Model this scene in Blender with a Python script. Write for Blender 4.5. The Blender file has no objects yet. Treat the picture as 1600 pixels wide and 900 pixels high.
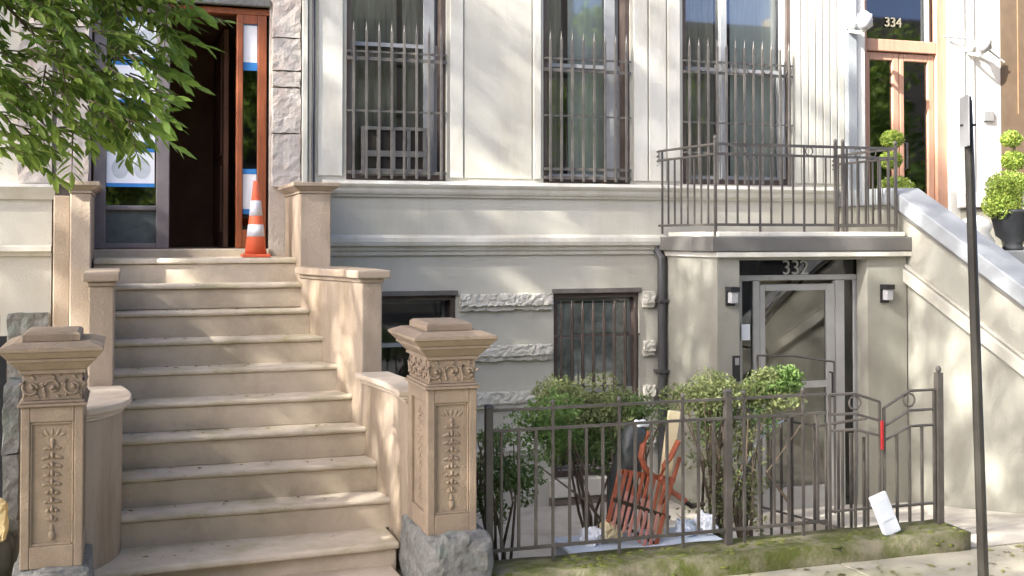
import bpy, bmesh, math, random
from mathutils import Vector, Matrix, Euler, noise
random.seed(7)
R = math.radians
PI = math.pi
sc = bpy.context.scene
col = sc.collection

# ------------------------------------------------------------------ camera
TH = math.atan(1/3); PITCH = R(1.2)
cam = bpy.data.cameras.new('camera'); cam.sensor_width = 36; cam.lens = 1800/1600*36
cam.shift_y = -(450-(370-1800*math.tan(PITCH)))/1600
cam.clip_start = .05; cam.clip_end = 2000
co = bpy.data.objects.new('camera', cam); col.objects.link(co)
co.location = (0, -11.3, 2.35); co.rotation_euler = (PI/2+PITCH, 0, -TH)
sc.camera = co
# ------------------------------------------------------------------ light
SUN = Vector((1.0, .40, -.80)).normalized()          # direction the light travels
el = math.asin(-SUN.z); az = math.atan2(-SUN.x, -SUN.y)
w = bpy.data.worlds.new('World'); sc.world = w; w.use_nodes = True
nt = w.node_tree; bg = nt.nodes['Background']
sky = nt.nodes.new('ShaderNodeTexSky'); sky.sky_type = 'NISHITA'; sky.sun_disc = False
sky.sun_elevation = el; sky.sun_rotation = az % (2*PI); sky.air_density = .10; sky.dust_density = .8; sky.ozone_density = 0
nt.links.new(sky.outputs[0], bg.inputs[0]); bg.inputs[1].default_value = .15
sl = bpy.data.lights.new('sun', 'SUN'); sl.energy = 2.0; sl.angle = R(.55); sl.color = (1, .965, .90)
so = bpy.data.objects.new('sun', sl); col.objects.link(so)
so.rotation_euler = SUN.to_track_quat('-Z', 'Y').to_euler()
sc.view_settings.view_transform = 'Standard'; sc.view_settings.look = 'None'
sc.view_settings.exposure = 3.72; sc.view_settings.gamma = 1

# ------------------------------------------------------------------ materials
def mat(name, c, rough=.8, var=.12, scale=3., bump=.3, bscale=40., streak=0, stain=None, stain_at=.6, stain_scale=1.5, metal=0, moss=None, spec=.3, c2=None, grain=None):
    m = bpy.data.materials.new(name); m.use_nodes = True
    n = m.node_tree.nodes; l = m.node_tree.links; p = n['Principled BSDF']
    p.inputs['Roughness'].default_value = rough; p.inputs['Metallic'].default_value = metal
    p.inputs['Specular IOR Level'].default_value = spec
    tc = n.new('ShaderNodeTexCoord'); geo = n.new('ShaderNodeNewGeometry'); mp = n.new('ShaderNodeMapping')
    l.new(geo.outputs['Position'], mp.inputs[0])
    if streak: mp.inputs['Scale'].default_value = (1, 1, 1/streak)
    if grain: mp.inputs['Scale'].default_value = grain
    t = n.new('ShaderNodeTexNoise'); t.inputs['Scale'].default_value = scale; t.inputs['Detail'].default_value = 8; t.inputs['Roughness'].default_value = .65
    l.new(mp.outputs[0], t.inputs[0])
    r = n.new('ShaderNodeValToRGB'); e = r.color_ramp.elements
    e[0].position = .3; e[1].position = .7
    hi = c2 if c2 else tuple(min(1, x*(1+var)) for x in c)
    e[0].color = (*[x*(1-var) for x in c], 1); e[1].color = (*hi, 1)
    l.new(t.outputs[0], r.inputs[0]); out = r.outputs[0]
    if stain:
        s = n.new('ShaderNodeTexNoise'); s.inputs['Scale'].default_value = stain_scale; s.inputs['Detail'].default_value = 6; s.inputs['Roughness'].default_value = .7
        l.new(mp.outputs[0], s.inputs[0])
        sr = n.new('ShaderNodeMapRange'); sr.inputs[1].default_value = stain_at-.12; sr.inputs[2].default_value = stain_at+.12
        l.new(s.outputs[0], sr.inputs[0])
        mx = n.new('ShaderNodeMix'); mx.data_type = 'RGBA'
        l.new(sr.outputs[0], mx.inputs[0]); l.new(out, mx.inputs[6]); mx.inputs[7].default_value = (*stain, 1); out = mx.outputs[2]
    l.new(out, p.inputs['Base Color'])
    if bump:
        b = n.new('ShaderNodeBump'); b.inputs['Strength'].default_value = bump; b.inputs['Distance'].default_value = .01
        q = n.new('ShaderNodeTexNoise'); q.inputs['Scale'].default_value = bscale; q.inputs['Detail'].default_value = 6
        l.new(geo.outputs['Position'], q.inputs[0]); l.new(q.outputs[0], b.inputs['Height']); l.new(b.outputs[0], p.inputs['Normal'])
    return m
def leafmat(name, a, b, trans=.35):
    m = bpy.data.materials.new(name); m.use_nodes = True
    n = m.node_tree.nodes; l = m.node_tree.links; p = n['Principled BSDF']; p.inputs['Roughness'].default_value = .55
    p.inputs['Specular IOR Level'].default_value = .35
    geo = n.new('ShaderNodeNewGeometry'); r = n.new('ShaderNodeValToRGB'); r.color_ramp.elements[0].color = (*a, 1); r.color_ramp.elements[1].color = (*b, 1)
    l.new(geo.outputs['Random Per Island'], r.inputs[0]); l.new(r.outputs[0], p.inputs['Base Color'])
    tr = n.new('ShaderNodeBsdfTranslucent'); l.new(r.outputs[0], tr.inputs[0])
    mx = n.new('ShaderNodeMixShader'); mx.inputs[0].default_value = trans
    l.new(p.outputs[0], mx.inputs[1]); l.new(tr.outputs[0], mx.inputs[2]); l.new(mx.outputs[0], n['Material Output'].inputs[0])
    return m
def glassmat(name, tint=(.8, .85, .85), refl=.16):
    m = bpy.data.materials.new(name); m.use_nodes = True
    n = m.node_tree.nodes; l = m.node_tree.links; n.remove(n['Principled BSDF'])
    tr = n.new('ShaderNodeBsdfTransparent'); tr.inputs[0].default_value = (*tint, 1)
    gl = n.new('ShaderNodeBsdfGlossy'); gl.inputs['Roughness'].default_value = .03
    fr = n.new('ShaderNodeFresnel'); fr.inputs[0].default_value = 1.5
    ad = n.new('ShaderNodeMath'); ad.operation = 'ADD'; ad.inputs[1].default_value = refl; l.new(fr.outputs[0], ad.inputs[0])
    mx = n.new('ShaderNodeMixShader'); l.new(ad.outputs[0], mx.inputs[0]); l.new(tr.outputs[0], mx.inputs[1]); l.new(gl.outputs[0], mx.inputs[2])
    l.new(mx.outputs[0], n['Material Output'].inputs[0])
    return m
M = dict(
 paint=mat('warm_grey_stucco', (.475,.46,.39), .75, .05, 1.2, .25, 60, stain=(.40,.375,.30), stain_at=.60, stain_scale=1.7, streak=5),
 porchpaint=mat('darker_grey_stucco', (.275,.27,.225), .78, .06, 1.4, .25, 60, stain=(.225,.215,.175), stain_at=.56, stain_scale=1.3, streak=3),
 porchtrim=mat('grey_stringer_paint', (.34,.33,.28), .75, .06, 2, .2, 50, stain=(.28,.265,.21), stain_at=.6),
 trim=mat('pale_trim_paint', (.55,.535,.465), .7, .06, 2, .25, 50, stain=(.42,.39,.31), stain_at=.60, stain_scale=2.2, streak=3),
 rough=mat('painted_rockface', (.56,.54,.465), .85, .08, 9, .4, 60),
 sand=mat('tan_brownstone', (.34,.275,.205), .85, .10, 2.5, .4, 55, stain=(.235,.18,.12), stain_at=.56, stain_scale=3.2, streak=5),
 tread=mat('worn_skylit_tread_stone', (.53,.46,.365), .85, .12, 4, .5, 45, stain=(.36,.32,.19), stain_at=.58, stain_scale=2.6),  # worn pale, with sky light on the tops put into the colour too
 sandlight=mat('tan_step_stone', (.49,.415,.32), .85, .12, 3, .35, 60, stain=(.38,.315,.235), stain_at=.60, stain_scale=2.6),
 carved=mat('weathered_brownstone', (.26,.20,.138), .88, .14, 4, .5, 60, stain=(.20,.155,.115), stain_at=.60, stain_scale=2.5),
 granite=mat('rough_grey_granite', (.15,.148,.135), .8, .35, 22, .9, 35, stain=(.13,.16,.13), stain_at=.62, stain_scale=5),
 quoin=mat('pinkish_rockface_stone', (.44,.40,.35), .85, .14, 8, .9, 30, stain=(.38,.30,.25), stain_at=.6, stain_scale=4),
 iron=mat('dark_iron_paint', (.065,.058,.05), .5, .25, 14, .15, 80, spec=.5),
 irongrey=mat('grey_grille_paint', (.12,.11,.095), .5, .25, 14, .15, 80, spec=.5),
 fascia=mat('dark_grey_metal_fascia', (.115,.11,.10), .5, .1, 6, .05, 80),
 spout=mat('dark_grey_pipe', (.06,.06,.06), .45, .1, 6, .05, 80),
 brown=mat('dark_brown_window_paint', (.085,.065,.055), .6, .2, 6, .1, 60),
 winwhite=mat('grey_white_window_paint', (.33,.34,.34), .5, .1, 6, .05, 60),
 winpanel=mat('weathered_grey_violet_door_paint', (.20,.175,.17), .55, .15, 6, .1, 60),
 alu=mat('grey_aluminium_frame', (.34,.34,.33), .4, .08, 6, .03, 60, metal=.3),
 dark=mat('dark_interior', (.035,.03,.025), .9, .2, 2, 0),
 hall=mat('brown_hall_wall', (.20,.10,.06), .7, .25, 2, 0),
 hallwarm=mat('brown_vestibule_wall', (.44,.38,.30), .8, .25, 1.5, 0),
 orangewood=mat('varnished_orange_wood', (.24,.07,.025), .4, .3, 5, .15, 60, grain=(6,6,.6), spec=.5),
 pinkwood=mat('salmon_oak_wood', (.40,.225,.15), .5, .15, 5, .15, 60, grain=(6,6,.5)),
 bronze=mat('bronze_window_paint', (.045,.03,.018), .5, .2, 5, .1, 60),
 copper=mat('copper_brown_bars', (.16,.085,.045), .45, .2, 8, .1, 60),
 curtain=mat('pale_green_curtain', (.80,.84,.78), .9, .12, 4, 0, grain=(14,14,.7)),
 lace=mat('reflection_mottled_lace', (.58,.66,.63), .9, .55, 9, 0, c2=(.86,.9,.87)),  # lace whose mottling paints in reflected trees and dappled light
 darkcurtain=mat('olive_dark_curtain', (.40,.38,.30), .9, .4, 3, 0, grain=(9,9,.8)),
 paper=mat('white_paper', (.78,.80,.82), .8, .04, 9, 0),
 papergrey=mat('grey_print', (.52,.56,.58), .8, .1, 12, 0),
 tape=mat('blue_painters_tape', (.04,.20,.50), .6, .1, 9, 0),
 cone=mat('scuffed_orange_cone_plastic', (.62,.12,.05), .6, .15, 9, .1, 40, stain=(.35,.13,.08), stain_at=.64, stain_scale=9),
 reflective=mat('reflective_white_band', (.55,.56,.60), .4, .12, 14, .1, 40, stain=(.36,.36,.37), stain_at=.62, stain_scale=12),
 black=mat('black_metal', (.02,.02,.022), .4, .1, 9, 0),
 lampglass=mat('frosted_lamp_glass', (.33,.33,.33), .3, .05, 9, 0),
 pole=mat('dark_green_black_pole', (.02,.018,.014), .5, .3, 7, .1, 60),
 signback=mat('grey_aluminium_sign_back', (.30,.30,.30), .5, .1, 9, 0, metal=.4),
 court=mat('pale_concrete', (.44,.41,.35), .9, .1, 3, .3, 60, stain=(.3,.27,.22), stain_at=.6, stain_scale=2.5),
 flag=mat('bluestone_and_concrete_paving', (.34,.315,.24), .88, .12, 2, .35, 70, stain=(.22,.22,.10), stain_at=.60, stain_scale=1.3),
 joint=mat('dark_paving_joint', (.10,.10,.055), .95, .3, 8, .3, 60),
 asphalt=mat('asphalt', (.05,.05,.05), .9, .2, 8, .5, 90),
 kerbmoss=mat('mossy_curb_stone', (.20,.18,.12), .95, .3, 7, .9, 40, stain=(.075,.088,.018), stain_at=.47, stain_scale=4.5),
 bluestone=mat('bluestone_coping', (.25,.265,.27), .7, .08, 3, .25, 50),
 brick=mat('brown_grey_brick', (.20,.165,.135), .9, .2, 6, .4, 50),
 bark=mat('bark', (.13,.10,.07), .95, .3, 12, .8, 30),
 stem=mat('green_stem', (.16,.20,.06), .7, .2, 12, 0),
 orange=mat('orange_red_painted_wood', (.30,.085,.04), .5, .25, 12, .1, 60),
 rosewood=mat('faded_pink_slat_wood', (.42,.19,.14), .6, .25, 12, .1, 60),
 board=mat('pale_yellow_board', (.68,.58,.36), .7, .08, 6, .1, 60),
 bag=mat('dark_grey_green_plastic_bag', (.045,.052,.05), .4, .3, 8, .8, 14, spec=.5),
 clearbag=mat('pale_blue_grey_plastic', (.50,.56,.62), .4, .08, 5, .15, 20),
 whiteplastic=mat('white_coated_board', (.55,.58,.60), .5, .06, 8, .05, 30),
 red=mat('red_ribbon', (.30,.02,.02), .6, .2, 10, 0),
 pot=mat('dark_lead_planter', (.025,.027,.03), .6, .2, 8, .2, 40),
 yellow=mat('crumpled_yellow_paper', (.62,.50,.26), .8, .15, 8, .3, 20),
 stonewhite=mat('white_painted_stone', (.58,.57,.52), .7, .06, 4, .2, 40),
 siding=mat('pale_fluted_wall_paint', (.47,.46,.39), .75, .05, 2, .2, 50, stain=(.5,.47,.38), stain_at=.68),
 pane=glassmat('window_glass', (.95,.96,.94), .05), darkpane=glassmat('dark_door_glass', (.35,.37,.36), .06),
 leaf=leafmat('tree_leaf', (.08,.15,.025), (.30,.40,.08), .55),
 leafhi=leafmat('bright_tree_leaflet', (.12,.22,.03), (.33,.45,.10), .55),
 bushy=leafmat('yellow_green_bush_leaf', (.13,.17,.06), (.36,.39,.17), .45),
 bushg=leafmat('green_bush_leaf', (.08,.14,.04), (.22,.31,.11), .45),
 bushb=leafmat('bright_green_needle', (.09,.17,.035), (.22,.33,.10), .4),
 topi=leafmat('lime_topiary_leaf', (.13,.22,.03), (.36,.42,.08), .3),
 petal=leafmat('white_blossom', (.6,.6,.52), (.75,.74,.68), .3),
)
# ------------------------------------------------------------------ builders
class MB:
    def __init__(s): s.bm = bmesh.new()
    def quad(s, *p):
        return s.bm.faces.new([s.bm.verts.new(q) for q in p])
    def box(s, x0, x1, y0, y1, z0, z1, rot=None, about=None):
        vs = [s.bm.verts.new(p) for p in [(x0,y0,z0),(x1,y0,z0),(x1,y1,z0),(x0,y1,z0),(x0,y0,z1),(x1,y0,z1),(x1,y1,z1),(x0,y1,z1)]]
        for f in [(3,2,1,0),(4,5,6,7),(0,1,5,4),(1,2,6,5),(2,3,7,6),(3,0,4,7)]: s.bm.faces.new([vs[i] for i in f])
        if rot is not None:
            a = Vector(about) if about else Vector(((x0+x1)/2,(y0+y1)/2,(z0+z1)/2))
            mt = Matrix.Translation(a) @ rot @ Matrix.Translation(-a)
            for v in vs: v.co = mt @ v.co
        return s
    def frus(s, x0, x1, y0, y1, z0, z1, e):           # box whose top is grown by e on each side
        a = [(x0,y0,z0),(x1,y0,z0),(x1,y1,z0),(x0,y1,z0),(x0-e,y0-e,z1),(x1+e,y0-e,z1),(x1+e,y1+e,z1),(x0-e,y1+e,z1)]
        vs = [s.bm.verts.new(p) for p in a]
        for f in [(3,2,1,0),(4,5,6,7),(0,1,5,4),(1,2,6,5),(2,3,7,6),(3,0,4,7)]: s.bm.faces.new([vs[i] for i in f])
        return s
    def prism(s, pts, axis, a, b):                     # closed outline extruded along an axis
        def P(u, v, t): return {'x': (t,u,v), 'y': (u,t,v), 'z': (u,v,t)}[axis]
        A = [s.bm.verts.new(P(u,v,a)) for u,v in pts]; B = [s.bm.verts.new(P(u,v,b)) for u,v in pts]
        n = len(pts); s.bm.faces.new(A[::-1]); s.bm.faces.new(B)
        for i in range(n): s.bm.faces.new([A[i],A[(i+1)%n],B[(i+1)%n],B[i]])
        return s
    def tube(s, pts, r, n=6, r2=None):
        pts = [Vector(p) for p in pts]; rings = []; N = len(pts)
        for i, p in enumerate(pts):
            d = (pts[min(i+1,N-1)]-pts[max(i-1,0)]).normalized()
            u = d.cross(Vector((0,0,1)) if abs(d.z) < .9 else Vector((1,0,0))).normalized(); v = d.cross(u)
            rr = r if r2 is None else r+(r2-r)*i/(N-1)
            rings.append([s.bm.verts.new(p+rr*(math.cos(2*PI*k/n)*u+math.sin(2*PI*k/n)*v)) for k in range(n)])
        for a, b in zip(rings, rings[1:]):
            for k in range(n): s.bm.faces.new([a[k],a[(k+1)%n],b[(k+1)%n],b[k]])
        s.bm.faces.new(rings[0][::-1]); s.bm.faces.new(rings[-1])
        return s
    def bar(s, p, q, wd=.016): return s.tube([p, q], wd*.7, 4)
    def ring(s, c, r, t=.008, n=14, axis='y'):
        cs = []
        for k in range(n+1):
            a = 2*PI*k/n; u, v = r*math.cos(a), r*math.sin(a)
            cs.append(Vector(c)+(Vector((u,0,v)) if axis == 'y' else Vector((0,u,v))))
        return s.tube(cs, t, 5)
    def lathe(s, prof, c, n=20):
        rings = [[s.bm.verts.new((c[0]+r*math.cos(2*PI*k/n), c[1]+r*math.sin(2*PI*k/n), c[2]+z)) for k in range(n)] for r, z in prof]
        for a, b in zip(rings, rings[1:]):
            for k in range(n): s.bm.faces.new([a[k],a[(k+1)%n],b[(k+1)%n],b[k]])
        s.bm.faces.new(rings[0][::-1]); s.bm.faces.new(rings[-1]); return s
    def ell(s, c, r, rot=None, seg=8, rings=5):
        m = Matrix.Translation(c) @ (rot if rot is not None else Matrix()) @ Matrix.Diagonal((*r, 1))
        bmesh.ops.create_uvsphere(s.bm, u_segments=seg, v_segments=rings, radius=1, matrix=m); return s
    def rough(s, x0, x1, y0, y1, z0, z1, amp=.02, seg=.08, sc_=6, rnd=.0, seed=0):
        nx, ny, nz = [max(2, min(44, int(round(abs(b-a)/seg)))) for a, b in ((x0,x1),(y0,y1),(z0,z1))]
        old = set(s.bm.verts); V = {}
        c = Vector(((x0+x1)/2,(y0+y1)/2,(z0+z1)/2)); h = Vector(((x1-x0)/2,(y1-y0)/2,(z1-z0)/2))
        def vert(i, j, k):
            if (i,j,k) not in V:
                p = Vector((x0+(x1-x0)*i/nx, y0+(y1-y0)*j/ny, z0+(z1-z0)*k/nz))
                d = p-c; u = Vector((d.x/h.x, d.y/h.y, d.z/h.z))
                e = sorted(abs(t) for t in u)
                p = c+d*(1-rnd*max(0, e[1])**4*.5-rnd*max(0, e[0]*e[1])**2*.3)
                nv = noise.noise_vector(p*sc_+Vector((seed,seed*2,0)))+.5*noise.noise_vector(p*sc_*2.3)
                V[(i,j,k)] = s.bm.verts.new(p+nv*amp)
            return V[(i,j,k)]
        def face(a): s.bm.faces.new([vert(*t) for t in a])
        for i in range(nx):
            for j in range(ny):
                face([(i,j,0),(i,j+1,0),(i+1,j+1,0),(i+1,j,0)]); face([(i,j,nz),(i+1,j,nz),(i+1,j+1,nz),(i,j+1,nz)])
            for k in range(nz):
                face([(i,0,k),(i+1,0,k),(i+1,0,k+1),(i,0,k+1)]); face([(i,ny,k),(i,ny,k+1),(i+1,ny,k+1),(i+1,ny,k)])
        for j in range(ny):
            for k in range(nz):
                face([(0,j,k),(0,j,k+1),(0,j+1,k+1),(0,j+1,k)]); face([(nx,j,k),(nx,j+1,k),(nx,j+1,k+1),(nx,j,k+1)])
        return s
    def mesh(s, name, m, smooth=False):
        bmesh.ops.recalc_face_normals(s.bm, faces=s.bm.faces) if not getattr(s, 'open', False) else None
        me = bpy.data.meshes.new(name); s.bm.to_mesh(me); s.bm.free(); me.materials.append(m)
        if smooth:
            for p in me.polygons: p.use_smooth = True
        return me
def org(o):
    v = Vector((0,0,0))
    while o: v += Vector(o.location); o = o.parent
    return v
def build(mb, name, m, parent=None, bevel=0, smooth=False, label=None, kind=None):
    me = mb.mesh(name, m, smooth)
    if parent:
        o_ = org(parent)
        me.transform(Matrix.Translation(-o_))
    o = bpy.data.objects.new(name, me); col.objects.link(o)
    if parent: o.parent = parent
    if bevel:
        b = o.modifiers.new('bevel', 'BEVEL'); b.width = bevel; b.segments = 2; b.limit_method = 'ANGLE'; b.angle_limit = R(40)
    if label: o['label'] = label
    if kind: o['kind'] = kind
    return o
def tag(o, label, cat, group=None):
    o['label'] = label; o['category'] = cat
    if group: o['group'] = group
    return o
def thing(name, loc, label, cat, group=None):
    o = bpy.data.objects.new(name, None); o.empty_display_size = .1; col.objects.link(o); o.location = loc
    return tag(o, label, cat, group)
def inst(me, name, parent, loc, rot=None, scale=None):           # a piece sharing mesh data; loc in world space
    o = bpy.data.objects.new(name, me); col.objects.link(o); o.parent = parent
    o.location = Vector(loc)-org(parent)
    if rot: o.rotation_euler = rot
    if scale: o.scale = scale
    return o
def bx(name, x0, x1, y0, y1, z0, z1, m, parent=None, bevel=0, label=None):
    return build(MB().box(x0,x1,y0,y1,z0,z1), name, m, parent, bevel, label=label)
def struct(o): o['kind'] = 'structure'; return o
def wall_open(mb, x0, x1, z0, z1, ops, y, d):
    xs = sorted({x0,x1,*[v for o in ops for v in o[:2]]}); zs = sorted({z0,z1,*[v for o in ops for v in o[2:]]})
    def solid(i, j):
        if i < 0 or j < 0 or i >= len(xs)-1 or j >= len(zs)-1: return False
        cx, cz = (xs[i]+xs[i+1])/2, (zs[j]+zs[j+1])/2
        return not any(o[0] < cx < o[1] and o[2] < cz < o[3] for o in ops)
    for i in range(len(xs)-1):
        for j in range(len(zs)-1):
            if not solid(i,j): continue
            a,b,c,e = xs[i],xs[i+1],zs[j],zs[j+1]
            mb.quad((a,y,c),(b,y,c),(b,y,e),(a,y,e)); mb.quad((a,y+d,c),(a,y+d,e),(b,y+d,e),(b,y+d,c))
            if not solid(i-1,j): mb.quad((a,y,c),(a,y,e),(a,y+d,e),(a,y+d,c))
            if not solid(i+1,j): mb.quad((b,y,c),(b,y+d,c),(b,y+d,e),(b,y,e))
            if not solid(i,j-1): mb.quad((a,y,c),(a,y+d,c),(b,y+d,c),(b,y,c))
            if not solid(i,j+1): mb.quad((a,y,e),(b,y,e),(b,y+d,e),(a,y+d,e))
    return mb
def curtain(x0, x1, y, z0, z1, m, parent, n=40, amp=.035, fr=26):
    mb = MB(); pr = None
    for i in range(n+1):
        x = x0+(x1-x0)*i/n; yy = y+amp*math.sin(x*fr+math.sin(x*7)*1.5)
        a = mb.bm.verts.new((x,yy,z0)); b = mb.bm.verts.new((x,yy,z1))
        if pr: mb.bm.faces.new([pr[0],a,b,pr[1]])
        pr = (a,b)
    return build(mb, 'curtain', m, parent, smooth=True)
def moulding(prof, x0, x1, m, name, parent):                      # profile of (y, z) run along x
    return build(MB().prism(prof, 'x', x0, x1), name, m, parent)

# ------------------------------------------------------------------ ground, road, pavement
road = struct(bx('road', -300, 300, -300, -6.8, -1.2, -.14, M['asphalt']))
terrain = struct(bx('ground', -300, 300, -6.82, 300, -1.25, -.47, M['court']))
kerb = struct(bx('kerb', -60, 60, -6.95, -6.8, -.5, .0, M['granite'], bevel=.015))
walk = struct(build(MB().box(-60,60,-6.79,-4.02,-.4,-.006).box(-60,1.9,-4.02,.0,-.4,-.006), 'sidewalk', M['joint']))
ys = [-6.78, -5.5, -4.1]
k = 0
for a, b in zip(ys, ys[1:]):
    x = -4.2 + (.6 if k else 0)
    while x < 12:
        wd = 1.45+random.uniform(-.1,.1)
        bx('paving_slab', x+.006, x+wd-.006, a+.006, b-.006, -.1, random.uniform(-.002,.003), M['flag'], walk, .006); x += wd
    k += 1
for a, b in ((-4.6,-3.1),(-3.1,-1.9),(-1.9,-.72)): bx('paving_slab', a+.006, b-.006, -4.09, -2.2, -.1, .0, M['flag'], walk, .006)
court = struct(build(MB().box(2.0,7.7,-3.75,0,-.7,-.45), 'area_court', M['court']))
ramp = struct(build(MB().prism([(-4.08,.0),(-3.8,.0),(-1.9,-.30),(-.9,-.446),(-.9,-.6),(-4.08,-.6)], 'x', 6.02, 7.68), 'sloping_path', M['court']))
for a, b in ((-4.05,-3.42),(-3.40,-2.7)): pass

# curb that carries the fence
cb = MB().rough(1.95, 6.02, -4.14, -3.74, -.5, .135, .012, .12, 3)
curb = tag(build(cb, 'curb_stone', M['kerbmoss'], smooth=True), 'low mossy green stone curb under the iron fence', 'curb')

# ------------------------------------------------------------------ house 332
H = thing('row_house', (1.72, 0, 0), 'light grey painted stucco town house with barred windows and a front porch, number 332', 'house')
wins = [(2.041,3.061,2.915,5.6),(4.112,5.104,2.915,5.6),(5.727,7.094,2.925,5.6)]
base = [(2.24,3.163,.75,1.757),(4.225,5.2,-.17,1.757)]
vest = (5.84, 7.24, -.45, 2.12)
mb = MB(); wall_open(mb, 1.73, 7.86, -.6, 8.5, wins+base+[vest], 0, .32); build(mb, 'wall', M['paint'], H)
# raised plain strips between the tall windows
for a, b in ((1.76,2.0),(3.10,3.235),(3.25,3.98),(4.0,4.08),(5.14,5.30),(5.32,5.52),(5.54,5.69)):
    bx('pier_panel', a, b, -.022 if b-a < .5 else -.012, .0, 2.95, 5.6, M['paint'] if b-a > .5 else M['trim'], H, .004)
for i in range(7):
    bx('fluted_strip', 7.12+i*.095, 7.12+i*.095+.083, -.02, 0, 2.95, 6.5, M['siding'], H, .008)
bx('lintel', 1.75, 7.85, -.05, -.001, 5.62, 5.9, M['trim'], H, .01)
# sill course: rounded top, cove, dark lip
moulding([(0,2.75),(-.03,2.75),(-.035,2.772),(-.06,2.778),(-.075,2.80),(-.085,2.83),(-.11,2.85),(-.125,2.872),(-.115,2.892),(-.06,2.905),(0,2.912)], 1.80, 7.75, M['trim'], 'sill_course', H)
moulding([(0,2.165),(-.03,2.165),(-.035,2.20),(-.06,2.215),(-.065,2.245),(-.11,2.262),(-.12,2.30),(-.115,2.34),(-.06,2.36),(0,2.372)], 1.80, 5.50, M['trim'], 'band_course', H)
# rough hewn ledges beside the lower windows
k = 0
for z1, dz in ((1.76,.115),(1.235,.105),(.76,.115),(.26,.10)):
    for a, b in ((3.20,4.19),(5.235,5.36)):
        k += 1
        g = MB().rough(a, b, -.075, .02, z1-dz, z1, .014, .022, 26, seed=k)
        build(g, 'rough_ledge', M['rough'], H, smooth=False)
        mb = MB().rough(a, b, -.045, .01, z1-dz-.05, z1-dz+.01, .016, .04, 18, seed=k+9); build(mb, 'rough_ledge', M['rough'], H)
# soffit lips above lower windows
for (a,b,c,d) in base: bx('window_head', a-.02, b+.02, -.03, .03, d, d+.05, M['irongrey'], H, .005)
# lower sill blocks and brick panel
bx('window_sill', 4.17, 5.25, -.07, .02, -.36, -.18, M['trim'], H, .01)
bx('window_sill', 2.2, 3.2, -.07, .02, .62, .745, M['trim'], H, .01)
mb_ = MB().box(-.105,.105,-.03,.0,-.033,.033).mesh('brick', M['brick'])
for r_ in range(1):
    for c_ in range(5): inst(mb_, 'brick', H, (4.28+c_*.215, -.0, -.405))
# windows
def sash(x0, x1, z0, z1, zm, frame_m, y=.17, mull=None, strip=None):
    f = MB(); t = .05
    f.box(x0,x0+t,.02,.30,z0,z1).box(x1-t,x1,.02,.30,z0,z1).box(x0+t,x1-t,.02,.30,z1-t,z1).box(x0+t,x1-t,.04,.30,z0,z0+.06)
    W = build(f, 'window', frame_m, H)
    s = MB()
    for (a,b,yy) in ((z0+.06,zm+.02,y),(zm-.02,z1-t,y+.04)):
        s.box(x0+t,x0+t+.035,yy,yy+.035,a,b).box(x1-t-.035,x1-t,yy,yy+.035,a,b)
        s.box(x0+t+.035,x1-t-.035,yy,yy+.035,a,a+.045).box(x0+t+.035,x1-t-.035,yy,yy+.035,b-.04,b)
    if mull: s.box(mull-.035,mull+.035,y-.05,y+.10,z0+.06,z1-t)
    build(s, 'sash', M['winwhite'] if frame_m is M['brown'] else M['winpanel'], W)
    build(MB().box(x0+t+.03,x1-t-.03,y+.015,y+.02,z0+.1,z1-t-.02), 'pane', M['pane'], W)
    if strip: build(MB().box(strip[0],strip[1],y-.03,y-.005,z0+.06,z1-t), 'jamb_channel', M['winwhite'], W)
    return W
W1 = sash(*wins[0], 4.30, M['brown'], strip=(2.86,2.97))
W2 = sash(*wins[1], 4.18, M['brown'], strip=(4.87,4.985))
W3 = sash(*wins[2], 4.22, M['brown'], mull=6.30)
build(MB().box(7.02,7.04,.05,.16,3.0,5.5), 'jamb_channel', M['winwhite'], W3)
W5 = sash(*base[1], .72, M['brown'], y=.07)
W4 = sash(*base[0], 1.25, M['brown'], y=.2)
curtain(2.12, 2.6, .26, 2.95, 5.55, M['darkcurtain'], W1, amp=.02); curtain(2.66, 3.0, .27, 2.95, 5.55, M['darkcurtain'], W1, amp=.02)
curtain(4.48, 5.03, .25, 2.98, 5.55, M['curtain'], W2, amp=.015); curtain(4.16, 4.42, .27, 2.95, 5.55, M['darkcurtain'], W2, amp=.02)
curtain(6.44, 7.03, .25, 2.98, 5.55, M['curtain'], W3, amp=.015); curtain(5.79, 6.24, .27, 2.95, 5.55, M['darkcurtain'], W3, amp=.02)
mb = MB()   # tied back top curtain in the third window
mb.quad((5.86,.33,4.95),(6.0,.30,5.6),(6.24,.33,5.6),(5.98,.35,4.75)); build(mb, 'curtain', M['curtain'], W3)
curtain(4.27, 5.12, .165, .76, 1.64, M['lace'], W5, amp=.008)
build(MB().box(1.9,3.3,.321,1.8,.4,1.9).box(1.9,8.6,.7,.8,2.2,5.9).box(1.9,8.6,.33,.7,5.75,5.85).box(7.5,7.6,.33,.7,2.2,5.7).box(3.9,5.4,.6,.7,-.5,1.9), 'interior', M['dark'], H)
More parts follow.
